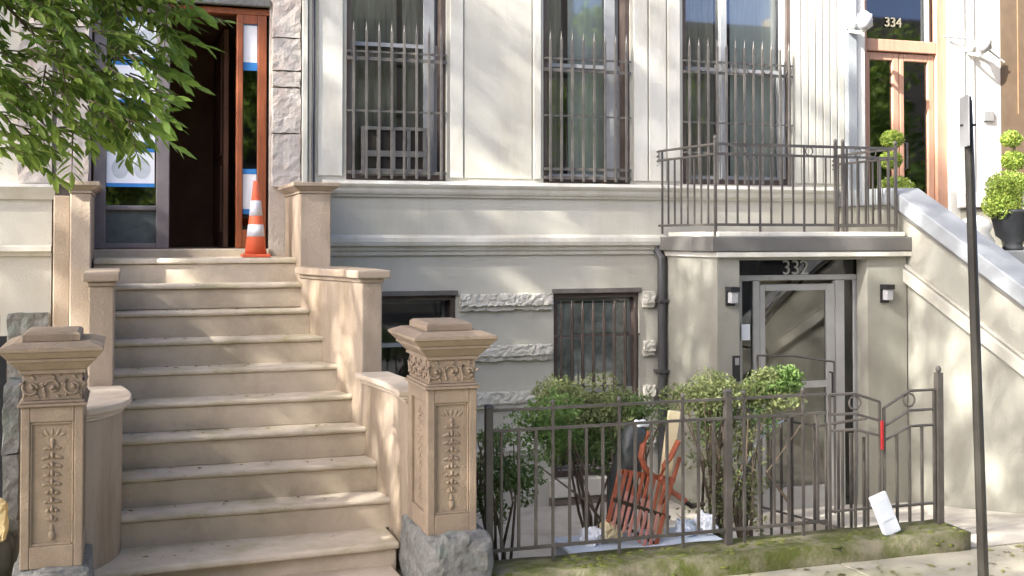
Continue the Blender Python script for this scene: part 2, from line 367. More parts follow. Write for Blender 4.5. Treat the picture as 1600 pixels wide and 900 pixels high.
# grilles
def grille(x0, x1, z0, z1, zt, bars, rows, m=M['irongrey'], spike=.22):
    zr, t = rows[0]; G = build(MB().box(x0,x1,-.035,-.015,zr-t/2,zr+t/2), 'window_grille', m, H)
    for zr, t in rows[1:]: build(MB().box(x0,x1,-.035,-.015,zr-t/2,zr+t/2), 'rail', m, G)
    me = MB().box(-.011,.011,-.011,.011,z0,zt).tube([(0,0,zt),(0,0,zt+.09)],.012,4,.001).mesh('bar', m)
    for i in range(bars):
        x = x0+.06+(x1-x0-.12)*i/(bars-1); inst(me, 'bar', G, (x, -.045, 0))
    return G
G1 = grille(2.045,3.058,2.93,4.15,4.40,8,((4.12,.035),(4.19,.02),(3.60,.022),(2.99,.03)))
G2 = grille(4.116,5.10,2.93,4.15,4.42,8,((4.10,.035),(4.22,.02),(3.62,.018),(3.06,.03),(2.97,.03)))
G3 = grille(5.731,7.09,2.93,4.15,4.44,12,((4.15,.03),(4.27,.02),(3.60,.018),(3.27,.018)))
r_ = MB()
for i in range(6): r_.ring((5.95+i*.2,-.045,4.21),.05,.007)
build(r_, 'ring_row', M['irongrey'], G3)
G5 = grille(4.23,5.195,-.1,1.2,1.60,8,((1.31,.02),(.62,.02),(-.06,.02)), M['brown'])
# downspout
d_ = MB().tube([(5.40,-.02,2.30),(5.40,-.05,2.20),(5.43,-.09,2.12),(5.43,-.09,2.0),(5.43,-.09,-.4)], .048, 12)
for z in (1.65,.9): d_.box(5.37,5.49,-.15,0,z,z+.03)
build(d_, 'downspout', M['spout'], H, smooth=False)
# porch (part of the house)
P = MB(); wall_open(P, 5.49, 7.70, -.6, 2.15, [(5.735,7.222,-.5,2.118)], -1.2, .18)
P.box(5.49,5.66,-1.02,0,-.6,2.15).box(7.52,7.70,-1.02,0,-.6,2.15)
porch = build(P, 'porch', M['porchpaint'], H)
build(MB().box(5.40,7.72,-1.27,.0,2.205,2.35), 'roof', M['fascia'], porch, .008)
build(MB().box(5.46,7.73,-1.26,-.001,2.148,2.2), 'trim', M['trim'], porch, .006)
build(MB().box(5.50,7.68,-1.21,-.1,2.353,2.40), 'roof_curb', M['trim'], porch, .006)
fr = MB().box(5.847,7.244,-1.0,-.93,1.905,1.96).box(5.847,5.88,-1.0,-.93,-.45,1.90).box(6.00,6.075,-1.01,-.93,-.45,1.902).box(6.97,7.075,-1.01,-.93,-.45,1.902).box(7.19,7.25,-1.0,-.93,-.45,1.902)
ef = build(fr, 'entrance_frame', M['alu'], porch, .004)
d_ = MB().box(6.08,6.14,-1.005,-.955,-.44,1.865).box(6.86,6.962,-1.005,-.955,-.44,1.865).box(6.14,6.86,-1.005,-.955,1.80,1.865).box(6.14,6.86,-1.005,-.955,.80,.87).box(6.14,6.86,-1.005,-.955,-.44,-.2)
build(d_, 'door', M['alu'], porch, .004)
build(MB().box(6.14,6.86,-.985,-.98,-.2,1.80), 'door_glass', M['pane'], porch)
build(MB().box(5.88,6.0,-.985,-.98,-.45,1.9).box(7.075,7.19,-.985,-.98,-.45,1.9).box(5.85,7.24,-.985,-.98,1.96,2.12), 'side_glass', M['darkpane'], porch)
build(MB().tube([(6.90,-1.0,.95),(6.90,-1.05,.95),(6.90,-1.05,.7),(6.90,-1.0,.7)],.012,6), 'door_handle', M['black'], porch)
build(MB().box(5.80,7.5,-.55,-.52,-.45,2.2), 'vestibule', M['hallwarm'], porch)
build(MB().tube([(6.15,-.60,1.35),(6.75,-.60,1.95)],.018,6), 'stair_rail', M['copper'], porch); build(MB().tube([(6.15,-.60,1.20),(6.85,-.60,1.90)],.014,6), 'stair_rail', M['bronze'], porch)
# house numbers
def text(s, size, loc, m, parent, name='house_number', ext=.006, rot=(PI/2,0,0)):
    cu = bpy.data.curves.new('n','FONT'); cu.body = s; cu.size = size; cu.extrude = ext; cu.align_x = 'CENTER'
    t = bpy.data.objects.new('t', cu); col.objects.link(t); bpy.context.view_layer.update()
    me = bpy.data.meshes.new_from_object(t.evaluated_get(bpy.context.evaluated_depsgraph_get())); bpy.data.objects.remove(t)
    me.materials.clear(); me.materials.append(m)
    o = bpy.data.objects.new(name, me); col.objects.link(o); o.parent = parent; o.location = Vector(loc)-org(parent); o.rotation_euler = rot
    return o
text('332', .21, (6.50,-.995,1.965), M['alu'], porch)
# sconces on the porch piers
def sconce(x, z, label):
    s = thing('wall_lamp', (x,-1.2,z), label, 'wall lamp', 'box wall lamps on the porch piers')
    build(MB().box(x-.05,x+.05,-1.225,-1.201,z-.10,z+.09), 'back_plate', M['black'], s, .004)
    build(MB().box(x-.05,x+.05,-1.32,-1.226,z+.04,z+.09), 'hood', M['black'], s, .004)
    build(MB().box(x-.038,x+.038,-1.305,-1.23,z-.07,z+.038), 'lamp_glass', M['lampglass'], s, .006)
sconce(5.626, 1.77, 'black square wall lamp on the porch pier left of the glass door')
sconce(7.42, 1.77, 'black square wall lamp on the porch pier beside the sloping stair wall')
tag(bx('notice_sheet', 5.855, 5.95, -1.03, -1.012, 1.31, 1.47, M['paper']), 'small pale notice on the glass left of the grey front door', 'notice')
ib = thing('intercom', (5.69,-1.2,1.1), 'dark intercom box on the left porch pier beside the glass door', 'intercom')
build(MB().box(5.65,5.725,-1.23,-1.201,.93,1.18), 'housing', M['black'], ib, .005)
build(MB().box(5.665,5.71,-1.236,-1.231,1.09,1.16), 'speaker_panel', M['signback'], ib)

# ------------------------------------------------------------------ balcony railing on the porch roof
B = thing('balcony_railing', (6.55,-1.15,2.40), 'black iron railing with rings around the flat porch roof', 'railing')
b = MB()
for z, t in ((3.27,.014),(3.17,.012),(2.47,.014)):
    b.box(5.50,7.61,-1.16,-1.14,z-t,z+t)
rl = build(b, 'front_rail', M['iron'], B)
for X in (5.50, 7.61):
    b = MB(); xe = X-(.09 if X < 6 else 0)
    for z, t in ((3.27,.014),(3.17,.012)): b.tube([(X,-1.139,z),(xe,-.055,z)],.014,5)
    b.box(xe-.004,xe+.004,-.07,-.062,3.18,3.26)
    build(MB().tube([(X,-1.139,2.47),(xe,-.06,2.47)],.013,5), 'bottom_rail', M['iron'], B)
    b.tube([(xe,-.06,3.27),(xe,-.02,3.265),(xe,.0,3.24),(xe,-.02,3.21),(xe,-.05,3.22)],.011,5)
    b.tube([(xe,-.06,3.17),(xe,-.02,3.165),(xe,-.0,3.14),(xe,-.02,3.11)],.011,5)
    build(b, 'side_rail', M['iron'], B)
pm = MB().box(-.013,.013,-.013,.013,2.36,3.31).ell((0,0,3.33),(.02,.02,.026)).mesh('post', M['iron'])
for p in ((5.50,-1.15),(6.88,-1.15),(6.97,-1.15),(7.61,-1.15)): inst(pm, 'post', B, (*p,0))
pm = MB().box(-.008,.008,-.008,.008,2.48,3.17).mesh('baluster', M['iron'])
pml = MB().box(-.009,.009,-.009,.009,2.38,3.27).mesh('baluster', M['iron'])
i = 0; x = 5.62
while x < 7.58:
    if min(abs(x-6.88),abs(x-6.95)) > .04: inst(pml if i % 4 == 3 else pm, 'baluster', B, (x,-1.15,0))
    x += .127; i += 1
for X in (5.50, 7.61):
    for j in range(8): inst(pml if j == 7 else pm, 'baluster', B, (X-(.09*(j+1)/9 if X < 6 else 0),-1.02+j*.128,0))
b = MB()
for x in (5.81,6.57,7.15,7.33): b.ring((x,-1.15,3.22),.042,.007)
build(b, 'ring', M['iron'], B)

# ------------------------------------------------------------------ house 330 and its entrance
S = thing('stone_house', (.5, 0, 0), 'tan stone town house entrance with a tall open doorway, left of the grey house', 'house')
mb = MB(); wall_open(mb, -9, -.66, -.6, 8.5, [(-2.6,-1.085,.0,1.65),(-2.9,-1.35,2.95,5.5)], 0, .3); build(mb, 'wall', M['paint'], S)
mb = MB(); wall_open(mb, -.655, 1.725, -.6, 8.5, [(-.33,1.30,2.16,4.58)], .06, .3); build(mb, 'door_surround', M['quoin'], S)
build(MB().box(-2.9,-1.35,.25,.3,2.95,5.5).box(-2.6,-1.085,.25,.3,0,1.65), 'window', M['brown'], S)
moulding([(0,2.69),(-.03,2.69),(-.05,2.72),(-.08,2.76),(-.11,2.80),(-.10,2.825),(0,2.835)], -9, -.63, M['trim'], 'sill_course', S)
moulding([(0,2.175),(-.03,2.175),(-.05,2.20),(-.09,2.22),(-.09,2.26),(0,2.275)], -9, -.66, M['trim'], 'band_course', S)
zz = [2.83,3.35,3.80,3.96,4.28,4.75,5.2,5.7]
for i,(a,b) in enumerate(zip(zz,zz[1:])):
    build(MB().rough(1.30+.02,1.585,-.03,.08,a+.008,b-.008,.012,.05,14,seed=i), 'stone', M['quoin'], S)
    build(MB().rough(-.62,-.35,-.03,.08,a+.008,b-.008,.012,.05,14,seed=i+20), 'stone', M['quoin'], S)
    build(MB().rough(-.95,-.665,-.03,.02,a+.008,b-.008,.012,.06,14,seed=i+40), 'stone', M['quoin'], S)
for a,b in ((1.27,1.66),(.0,1.22)):
    build(MB().rough(-1.02,-.68,-.06,.02,a,b,.015,.06,12,seed=3), 'stone', M['granite'], S)
build(MB().box(1.60,1.655,-.05,.1,2.84,6).box(1.665,1.70,-.03,.1,2.84,6), 'pilaster_strip', M['siding'], S, .006)
build(MB().tube([(1.705,-.045,2.86),(1.70,-.045,3.4),(1.712,-.045,3.9),(1.70,-.045,5.8)],.014,6), 'cable', M['black'], S)
build(MB().box(-.33,1.30,.0,.2,4.58,4.66), 'lintel', M['granite'], S, .01)
# entrance joinery
E_ = build(MB().box(-.31,-.20,.10,.22,2.24,4.56).box(.25,.37,.10,.22,2.24,4.56).box(-.20,.25,.10,.22,2.60,2.64).box(-.20,.25,.10,.22,4.48,4.56).box(-.20,.25,.10,.22,2.24,2.29), 'sidelight', M['winpanel'], S, .008)
build(MB().box(-.20,.25,.15,.155,2.64,4.48), 'pane', M['darkpane'], E_)
build(MB().box(-.20,.25,.14,.17,2.29,2.60), 'panel', mat('mottled_dark_green_panel',(.10,.115,.11),.5,.35,7,.2,30), E_)
build(MB().box(-.20,.25,.135,.15,2.625,2.645), 'edge_strip', M['winwhite'], E_)
build(MB().box(.37,1.30,.10,.24,4.51,4.57), 'door_head', M['orangewood'], S, .008)
dl = build(MB().box(.99,1.05,.10,.20,2.24,4.51).box(1.19,1.275,.10,.20,2.24,4.51).box(1.05,1.19,.10,.20,2.24,2.42).box(1.05,1.19,.10,.20,4.42,4.51), 'door', M['orangewood'], S, .008)
build(MB().box(1.05,1.19,.15,.155,2.42,4.42), 'pane', M['darkpane'], dl)
build(MB().box(-.33,1.36,2.6,2.7,2.0,4.7).box(-.33,-.25,.25,2.7,2.2,4.7).box(1.30,1.36,.25,2.7,2.2,4.7).box(-.33,1.36,.25,2.7,4.60,4.7), 'interior', M['hall'], S)
build(MB().box(.93,.98,.9,2.4,2.24,4.5).box(.915,.929,1.1,1.6,2.4,3.1).box(.915,.929,1.1,1.6,3.2,4.4), 'inner_door', M['hall'], S, .01)
build(MB().box(-.33,1.30,.0,2.6,2.05,2.235), 'threshold', M['sandlight'], S, .012)
# papers taped to the glass
def notice(x0, x1, z0, z1, label, y=.14, print_=True, tt=.035):
    t = thing('notice_sheet', ((x0+x1)/2,y,z0), label, 'notice')
    build(MB().box(x0,x1,y-.006,y-.003,z0,z1), 'sheet', M['paper'], t)
    if print_:
        p = MB(); h = (z1-z0)*.33
        for cx in (x0+(x1-x0)*.28, x0+(x1-x0)*.74):
            p.prism([(cx+h*.7*math.cos(a*PI/8), (z0+z1)/2+h*.9*math.sin(a*PI/8)) for a in range(16)], 'y', y-.008, y-.0065)
        build(p, 'print', M['papergrey'], t)
    build(MB().box(x0-.004,x1,y-.010,y-.0085,z1-.01,z1-.01+tt), 'tape', M['tape'], t); build(MB().box(x0,x1+.003,y-.010,y-.0085,z0-.01,z0-.01+tt), 'tape', M['tape'], t)
notice(-.195,.235,2.83,3.16, 'white sheet with grey circles and blue tape, lowest on the left sidelight')
notice(-.02,.24,3.22,3.56, 'white notice partly behind the leaves, above the circle sheet')
notice(-.15,.24,3.62,3.98, 'white notice high on the left sidelight behind the branch', print_=False)
notice(-.05,.24,4.03,4.40, 'topmost white notice on the left sidelight behind the leaves')
notice(1.055,1.185,3.98,4.42, 'white notice with blue tape at the top of the narrow orange door', print_=False, tt=.08)
notice(1.055,1.185,2.58,2.97, 'white notice at the foot of the narrow orange door behind the cone', print_=False, tt=.05)

# ------------------------------------------------------------------ stoop
ST = thing('brownstone_stoop', (.8,-2.3,0), 'flight of tan stone steps with flaring side walls up to the open doorway', 'stoop')
zs = [1.726,1.51,1.30,1.086,.865,.645,.428,.215]
xr = [1.50,1.59,1.66,1.72,1.78,1.81,1.86,1.80]
for k, z in enumerate(zs):
    Yf = -2.95+(6-k)*.275 if k < 7 else -3.34
    Yb = Yf+.32 if k < 7 else -2.7
    r_ = .22
    s_ = MB().prism([(-.30 if k > 5 else -.12, Yf+.03),(xr[k], Yf+.03),(xr[k], Yb),(-.12, Yb)], 'z', z-r_-.002, z-.041)
    lx = -.12 if k < 6 else -.30
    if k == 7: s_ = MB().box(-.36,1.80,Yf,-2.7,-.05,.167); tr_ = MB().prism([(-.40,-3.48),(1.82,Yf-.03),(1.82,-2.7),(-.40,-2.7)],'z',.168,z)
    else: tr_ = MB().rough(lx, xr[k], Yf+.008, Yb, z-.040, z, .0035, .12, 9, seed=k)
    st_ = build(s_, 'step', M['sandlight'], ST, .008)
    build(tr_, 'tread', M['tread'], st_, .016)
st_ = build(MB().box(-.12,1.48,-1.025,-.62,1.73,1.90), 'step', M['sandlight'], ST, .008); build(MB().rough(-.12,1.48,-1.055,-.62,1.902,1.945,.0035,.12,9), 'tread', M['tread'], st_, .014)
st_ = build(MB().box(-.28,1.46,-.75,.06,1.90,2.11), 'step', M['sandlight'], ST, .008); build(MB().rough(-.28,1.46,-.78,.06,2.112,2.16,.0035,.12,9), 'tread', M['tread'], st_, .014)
build(MB().prism([(-.45,-3.98),(1.78,-3.86),(1.76,-3.2),(-.45,-3.2)],'z',-.05,.055), 'step', M['sandlight'], ST, .012)
# core under the steps
c_ = MB()
for k, z in enumerate(zs[:7]): c_.box(-.1,1.45,-2.95+(6-k)*.275+.1,0,-.1,z-.23) if k in (0,3,6) else None
build(c_, 'core', M['sandlight'], ST)
# upper piers
def capped(x0,x1,y0,y1,z0,z1,name,over=.07,h=.10):
    m_ = MB().box(x0,x1,y0,y1,z0,z1)
    build(m_, name, M['sand'], ST, .010)
    c = MB().frus(x0-.01,x1+.01,y0-.01,y1,z1+.001,z1+.025,.0).frus(x0-.012,x1+.012,y0-.012,y1,z1+.026,z1+h*.62,over*.8).box(x0-over,x1+over,y0-over,y1,z1+h*.64,z1+h)
    build(c, 'cap', M['sand'], ST, .006)
capped(1.45,1.725,-1.0,.055,-.1,2.735,'pier')
capped(-.46,-.295,-1.0,.055,-.1,2.715,'pier')
build(MB().box(-.60,-.465,-.8,.055,-.1,2.70), 'pier', M['sand'], ST, .01)
# cheek walls between upper pier and lower post
inner = [(1.452,-1.01),(1.50,-1.3),(1.60,-1.7),(1.70,-2.05),(1.755,-2.30)]
outer = [(1.915,-2.30),(1.90,-1.6),(1.80,-1.01)]
build(MB().prism(inner+outer,'z',-.1,1.985), 'cheek_wall', M['sand'], ST, .01)
ci = [(x-.05,y-(.05 if i == 4 else 0)) for i,(x,y) in enumerate(inner)]; c_o = [(1.975,-2.36),(1.96,-1.6),(1.86,-1.01)]
build(MB().prism([(x-.015,y-.01) for x,y in inner]+[(x+.015,y-.01) for x,y in outer],'z',1.986,2.02).prism(ci+c_o,'z',2.021,2.085), 'cap', M['sand'], ST, .012)
build(MB().box(-.27,-.095,-2.3,-1.01,-.1,1.985), 'cheek_wall', M['sand'], ST, .01)
build(MB().box(-.285,-.08,-2.315,-1.01,1.986,2.02).box(-.315,-.055,-2.35,-1.01,2.021,2.085), 'cap', M['sand'], ST, .012)
# curved wings down to the pedestals
def smoothpts(P_, n=5):
    out = []
    for i in range(len(P_)-1):
        p0 = P_[max(i-1,0)]; p1 = P_[i]; p2 = P_[i+1]; p3 = P_[min(i+2,len(P_)-1)]
        for k in range(n):
            t = k/n
            out.append(tuple(.5*((2*p1[j])+(-p0[j]+p2[j])*t+(2*p0[j]-5*p1[j]+4*p2[j]-p3[j])*t*t+(-p0[j]+3*p1[j]-3*p2[j]+p3[j])*t**3) for j in (0,1)))
    return out+[P_[-1]]
def wing(pin, pout, z1, side):
    a = smoothpts(pin)
    build(MB().prism(a+pout,'z',-.1,z1), 'wing_wall', M['sand'], ST, .008)
    def off(d): return [(x-side*d, y) for x,y in a]+[(x+side*d*.6,y) for x,y in pout]
    build(MB().prism(off(.018),'z',z1+.001,z1+.022).prism(off(.035),'z',z1+.023,z1+.042).prism(off(.062),'z',z1+.043,z1+.085), 'cap', M['sandlight'], ST, .01)
wing([(1.757,-2.302),(1.80,-2.62),(1.845,-2.95),(1.85,-3.2),(1.84,-3.49)], [(2.04,-3.49),(1.98,-2.9),(1.93,-2.302)], 1.20, 1)
wing([(-.097,-2.302),(-.055,-2.55),(-.03,-2.8),(-.04,-3.05),(-.10,-3.25),(-.20,-3.42),(-.29,-3.49)], [(-.34,-3.49),(-.34,-2.302)], 1.17, -1)

# ------------------------------------------------------------------ carved pedestals
def pedestal(x0, x1, label, leftface):
    y0, y1 = -4.05, -3.50; t = .022
    T = thing('stone_pedestal', ((x0+x1)/2,(y0+y1)/2,0), label, 'pedestal', 'carved pedestals at the foot of the steps')
    if leftface: build(MB().rough(x0-.035,x1+.10,y0-.13,-3.30,-.1,.44,.020,.035,9,rnd=.16,seed=4), 'plinth', M['granite'], T)
    else: build(MB().rough(x0-.05,x1+.05,y0-.10,-3.45,-.1,.425,.014,.04,9,rnd=.10,seed=9), 'plinth', M['granite'], T)
    s = MB().box(x0+t,x1-t,y0+t,y1-t,.42,1.36)
    e = .05
    for (a,b) in ((y0,y0+t+.001),(y1-t-.001,y1)):
        s.box(x0,x0+e,a,b,.421,1.359).box(x1-e,x1,a,b,.421,1.359).box(x0+e,x1-e,a,b,.421,.55).box(x0+e,x1-e,a,b,1.27,1.359)
        s.box(x0+e,x0+e+.012,a+.007,b,.55,1.27).box(x1-e-.012,x1-e,a+.007,b,.55,1.27).box(x0+e+.012,x1-e-.012,a+.007,b,.55,.565).box(x0+e+.012,x1-e-.012,a+.007,b,1.255,1.27)
    for (a,b) in ((x0,x0+t+.001),(x1-t-.001,x1)):
        s.box(a,b,y0+t+.002,y0+t+.08,.422,1.358).box(a,b,y1-.08-t,y1-t-.002,.422,1.358).box(a,b,y0+t+.08,y1-t-.08,.422,.55).box(a,b,y0+t+.08,y1-t-.08,1.27,1.358)
    build(s, 'shaft', M['carved'], T, .006)
    build(MB().box(x0-.02,x1+.02,y0-.02,y1+.02,1.361,1.378).box(x0-.008,x1+.008,y0-.008,y1+.008,1.379,1.395).box(x0+.008,x1-.008,y0+.008,y1-.008,1.396,1.55), 'frieze', M['carved'], T, .004)
    c = MB().box(x0-.012,x1+.012,y0-.012,y1+.012,1.551,1.575).frus(x0-.015,x1+.015,y0-.015,y1+.015,1.576,1.625,.045).box(x0-.07,x1+.07,y0-.07,y1+.07,1.626,1.645).frus(x0-.075,x1+.075,y0-.075,y1+.075,1.646,1.685,.035).box(x0-.118,x1+.108,y0-.115,y1+.11,1.686,1.708).frus(x0-.112,x1+.103,y0-.11,y1+.105,1.7085,1.735,-.07)
    c.box(x0+.0,x1-.02,y0+.03,y1-.04,1.736,1.775).frus(x0+.0,x1-.02,y0+.03,y1-.04,1.7755,1.79,-.02)
    build(c, 'cap', M['carved'], T, .004)
    rnd = random.Random(3)
    def leaf(m, cx, cz, L, a, y, w=.35, dep=.011):   # one carved leaf
        m.ell((cx+math.cos(a)*L*.5, y, cz+math.sin(a)*L*.5), (L*.5, dep, L*.5*w), Matrix.Rotation(-a,4,'Y'), 8, 6)
    def orn(face, part):
        m = MB()
        # frieze: two scrolls of leaves with a rosette each
        L_ = (x1-x0) if face == 'f' else (y1-y0)
        n = 3 if face == 'f' else 4
        for i in (range(n) if part == 0 else ()):
            cx = -L_/2+L_*(i+.5)/n; cz = 1.472
            pts = []
            for k in range(18):
                a = k*.42+(PI if i % 2 else 0); r = .012+.0025*k
                pts.append((cx+r*math.cos(a)*(1 if i % 2 else -1), 0, cz+r*math.sin(a)))
            m.tube(pts, .0085, 6)
            m.ell((cx,-.004,cz),(.014,.012,.014))
            for q in range(5): leaf(m, cx+(.05*math.cos(q*1.26)), cz+.048*math.sin(q*1.26), .03, q*1.26+.9, -.0, .5, .010)
        if part == 0: return m
        if face == 'f':
            # pendant of drapery, husks and a flame finial
            zt = 1.20
            for q in range(-2,3): leaf(m, q*.018, zt-.02, .055, PI/2+q*-.5, .022, .34)
            m.ell((0,.018,zt-.045),(.014,.014,.02))
            z = zt-.075
            for k in range(9):
                ww = (.05,.062,.058,.05,.055,.045,.05,.038,.03)[k]
                for sg in (-1,1):
                    leaf(m, sg*.006, z, ww, PI/2-sg*(PI/2+.35), .020, .42, .014)
                    leaf(m, sg*.014, z-.02, ww*.62, PI/2-sg*(PI/2-.55), .022, .5, .012)
                    m.ell((sg*(.014+.01*(k%2)),.014,z-.012),(.009,.010,.009))
                m.ell((0,.012,z),(.010,.013,.020)); z -= .052
            leaf(m, 0, z+.02, .06, -PI/2, .020, .5)
            m.ell((0,.016,z-.05),(.02,.012,.03))
        else:
            z = 1.2
            for k in range(12):
                for sg in (-1,1):
                    leaf(m, sg*.004, z, .06-.002*k, PI/2-sg*(PI/2+.4), .020, .4, .013)
                m.ell((0,.014,z),(.012,.013,.02)); z -= .052
        return m
    for part, nm in ((0,'frieze_carving'),(1,'pendant_carving')):
        o = build(orn('f',part), nm, M['carved'], None, smooth=True); o.parent = T; o.location = (0, y0+.004-T.location.y, 0)
        o = build(orn('s',part), nm, M['carved'], None, smooth=True); o.parent = T
        if leftface: o.location = (x0+.004-T.location.x, 0, 0); o.rotation_euler = (0,0,-PI/2)
        else: o.location = (x1-.004-T.location.x, 0, 0); o.rotation_euler = (0,0,PI/2)
    return T
pedestal(1.842, 2.174, 'carved tan stone pedestal on a big rough granite block, beside the iron fence', True)
pedestal(-.582, -.241, 'carved tan stone pedestal at the left edge of the steps, beside the trash', False)

# ------------------------------------------------------------------ traffic cone on the landing
cz = 2.163; cx, cy = 1.115, -.50
C_ = thing('traffic_cone', (cx,cy,cz), 'orange traffic cone with two white bands on the landing before the narrow orange door', 'traffic cone')
build(MB().box(cx-.125,cx+.125,cy-.125,cy+.125,cz,cz+.03), 'base', M['cone'], C_, .008)
def rr(z): return .10-(.10-.024)*z/.70
build(MB().lathe([(rr(0),.03),(rr(.20),.20),(rr(.20),.21),(rr(.70),.70),(rr(.70)-.012,.70)], (cx,cy,cz), 24), 'body', M['cone'], C_, smooth=True)
for a,b in ((.19,.30),(.38,.52)):
    build(MB().lathe([(rr(a)+.003,a),(rr(b)+.003,b)], (cx,cy,cz), 24), 'band', M['reflective'], C_, smooth=True)

# ------------------------------------------------------------------ iron fence
F = thing('iron_fence', (3.6,-3.86,.13), 'dark iron fence on the mossy curb in front of the bushes', 'fence')
fy = -3.86
b = MB().box(2.31,4.95,fy-.012,fy+.012,1.168,1.186); build(b, 'rail', M['iron'], F)
b = MB().box(2.31,4.95,fy-.012,fy+.012,1.03,1.048); build(b, 'rail', M['iron'], F)
b = MB().box(2.31,4.95,fy-.012,fy+.012,.225,.245); build(b, 'rail', M['iron'], F)
pm = MB().box(-.024,.024,-.024,.024,.10,1.20).frus(-.03,.03,-.03,.03,1.2,1.22,-.012).mesh('post', M['iron'])
for x in (2.315,4.125): inst(pm, 'post', F, (x,fy,.03 if x > 4 else 0))
bm_ = MB().box(-.009,.009,-.009,.009,.245,1.03).mesh('baluster', M['iron'])
bml = MB().box(-.009,.009,-.009,.009,.12,1.168).frus(-.008,.008,-.008,.008,1.186,1.20,.004).ell((0,0,1.215),(.016,.016,.022)).mesh('baluster', M['iron'])
x = 2.405; i = 1
while x < 4.93:
    if abs(x-4.125) > .06: inst(bml if i % 4 == 0 else bm_, 'baluster', F, (x,fy,0))
    x += .1235; i += 1
# gate leaves
def gate(xa, xb, rise, label, loc):
    g = thing('iron_gate', loc, label, 'gate', 'pair of iron gate leaves at the right end of the fence')
    def zz_(t, z0, dz): return z0+dz*t
    n = 10
    for z0, dz in ((1.17,rise),(1.02,rise*.9),(.90,rise*.8)):
        pts = []
        for k in range(n+1):
            t = k/n; s = 1-(1-min(1,t/.55))**1 if xb > xa else 0
            pts.append((xa+(xb-xa)*t, fy, z0-dz*(1-min(1,t/.5))))
        build(MB().tube(pts,.011,5), 'rail', M['iron'], g)
    build(MB().tube([(xa,fy,.30),(xb,fy,.30)],.011,5), 'rail', M['iron'], g)
    for k in range(5):
        t = k/4; zt = .90-rise*.8*(1-min(1,t/.5)); x = xa+(xb-xa)*t
        zt2 = 1.17-rise*(1-min(1,t/.5)) if k in (0,4) else zt
        build(MB().box(x-.009,x+.009,fy-.009,fy+.009,.17,zt2), 'baluster', M['iron'], g)
    build(MB().ring((xa+(xb-xa)*.5,fy,1.10),.05,.008), 'ring', M['iron'], g)
    return g
gate(5.46,5.915,.12,'iron gate leaf with a raised arched top against the tall end post',(5.9,fy,.14))
gate(5.42,4.98,.07,'iron gate leaf next to the fence, left of the red tag',(5.0,fy,.14))
bx_ = MB().box(5.935,5.985,fy-.025,fy+.025,.10,1.30).ell((5.96,fy,1.325),(.022,.022,.03))
tag(build(bx_, 'gate_post', M['iron']), 'tall iron gate post at the right end of the fence', 'post')
# inner rail of the sunken court
g = thing('side_railing', (5.5,-2.6,-.3), 'low iron railing running back from the gate inside the court', 'railing')
build(MB().tube([(5.42,-3.7,.95),(5.42,-3.0,.78),(5.42,-1.9,.72)],.012,5).tube([(5.42,-3.7,.05),(5.42,-1.9,-.1)],.011,5), 'rail', M['iron'], g)
sm = MB().box(-.009,.009,-.009,.009,-.40,.80).mesh('baluster', M['iron'])
for j in range(11): inst(sm, 'baluster', g, (5.42,-3.66+j*.17,0))
# red tag on the gate
rt = MB().box(5.41,5.435,fy-.035,fy-.02,.74,.96)
tag(build(rt, 'ribbon', M['red'], bevel=.005), 'red ribbon tied to a bar where the gate leaves meet', 'ribbon')
# white coated board leaning on the gate
wb = thing('leaning_board', (5.42,-4.0,.14), 'small white board leaning against the gate on the curb', 'board')
rot = Matrix.Rotation(R(-14),4,'X') @ Matrix.Rotation(R(-16),4,'Y')
build(MB().box(5.345,5.50,-4.02,-3.985,.14,.45,rot,(5.45,-4.0,.14)), 'panel', M['whiteplastic'], wb, .012)
build(MB().box(5.375,5.465,-4.026,-4.0205,.25,.40,rot,(5.45,-4.0,.14)), 'print', M['papergrey'], wb)

# ------------------------------------------------------------------ clutter behind the fence
L_ = thing('slatted_chair', (3.65,-3.4,.1), 'broken orange slatted wooden folding chair lying upside down behind the fence', 'chair')
n_ = 10
def lerp(a,b,t): return Vector(a)+(Vector(b)-Vector(a))*t
def slat(a, b, w_, m, name):
    a = Vector(a); b = Vector(b); d = (b-a).normalized(); u = d.cross(Vector((0,1,0))).normalized()*w_*.5; t = Vector((0,.007,0))
    mb = MB(); vs = [mb.bm.verts.new(p) for p in (a-u-t,a+u-t,a+u+t,a-u+t,b-u-t,b+u-t,b+u+t,b-u+t)]
    for f in [(3,2,1,0),(4,5,6,7),(0,1,5,4),(1,2,6,5),(2,3,7,6),(3,0,4,7)]: mb.bm.faces.new([vs[i] for i in f])
    return build(mb, name, m, L_, .002)
for k in range(n_):
    t = k/(n_-1)
    a = lerp((3.50,-3.36,.62),(3.93,-3.36,.52),t); b_ = lerp((3.33,-3.52,.27),(3.68,-3.56,.03),t); c_ = lerp(a,b_,.42+.08*math.sin(k*2))
    if k in (0,n_-1): slat(a,b_,.034,M['orange'],'seat_rail')
    else: slat(a,c_,.026,M['orange'],'slat'); slat(c_,b_,.024,M['rosewood'],'slat')
slat((3.48,-3.345,.60),(3.96,-3.345,.50),.04,M['orange'],'cross_rail'); slat((3.40,-3.46,.42),(3.86,-3.46,.25),.03,M['bronze'],'cross_rail'); slat((3.34,-3.50,.30),(3.72,-3.52,.08),.025,M['bronze'],'cross_rail')
build(MB().tube([(3.74,-3.36,.88),(3.68,-3.37,.78),(3.66,-3.38,.70),(3.69,-3.38,.62),(3.76,-3.37,.55)],.024,6), 'arm', M['orange'], L_)
build(MB().tube([(3.98,-3.36,.80),(3.92,-3.37,.70),(3.85,-3.38,.62),(3.82,-3.38,.53),(3.92,-3.37,.42),(4.04,-3.36,.34)],.022,6), 'arm', M['orange'], L_)
build(MB().tube([(4.02,-3.3,.66),(3.95,-3.34,.52),(3.84,-3.4,.34)],.018,6), 'leg', M['orange'], L_)
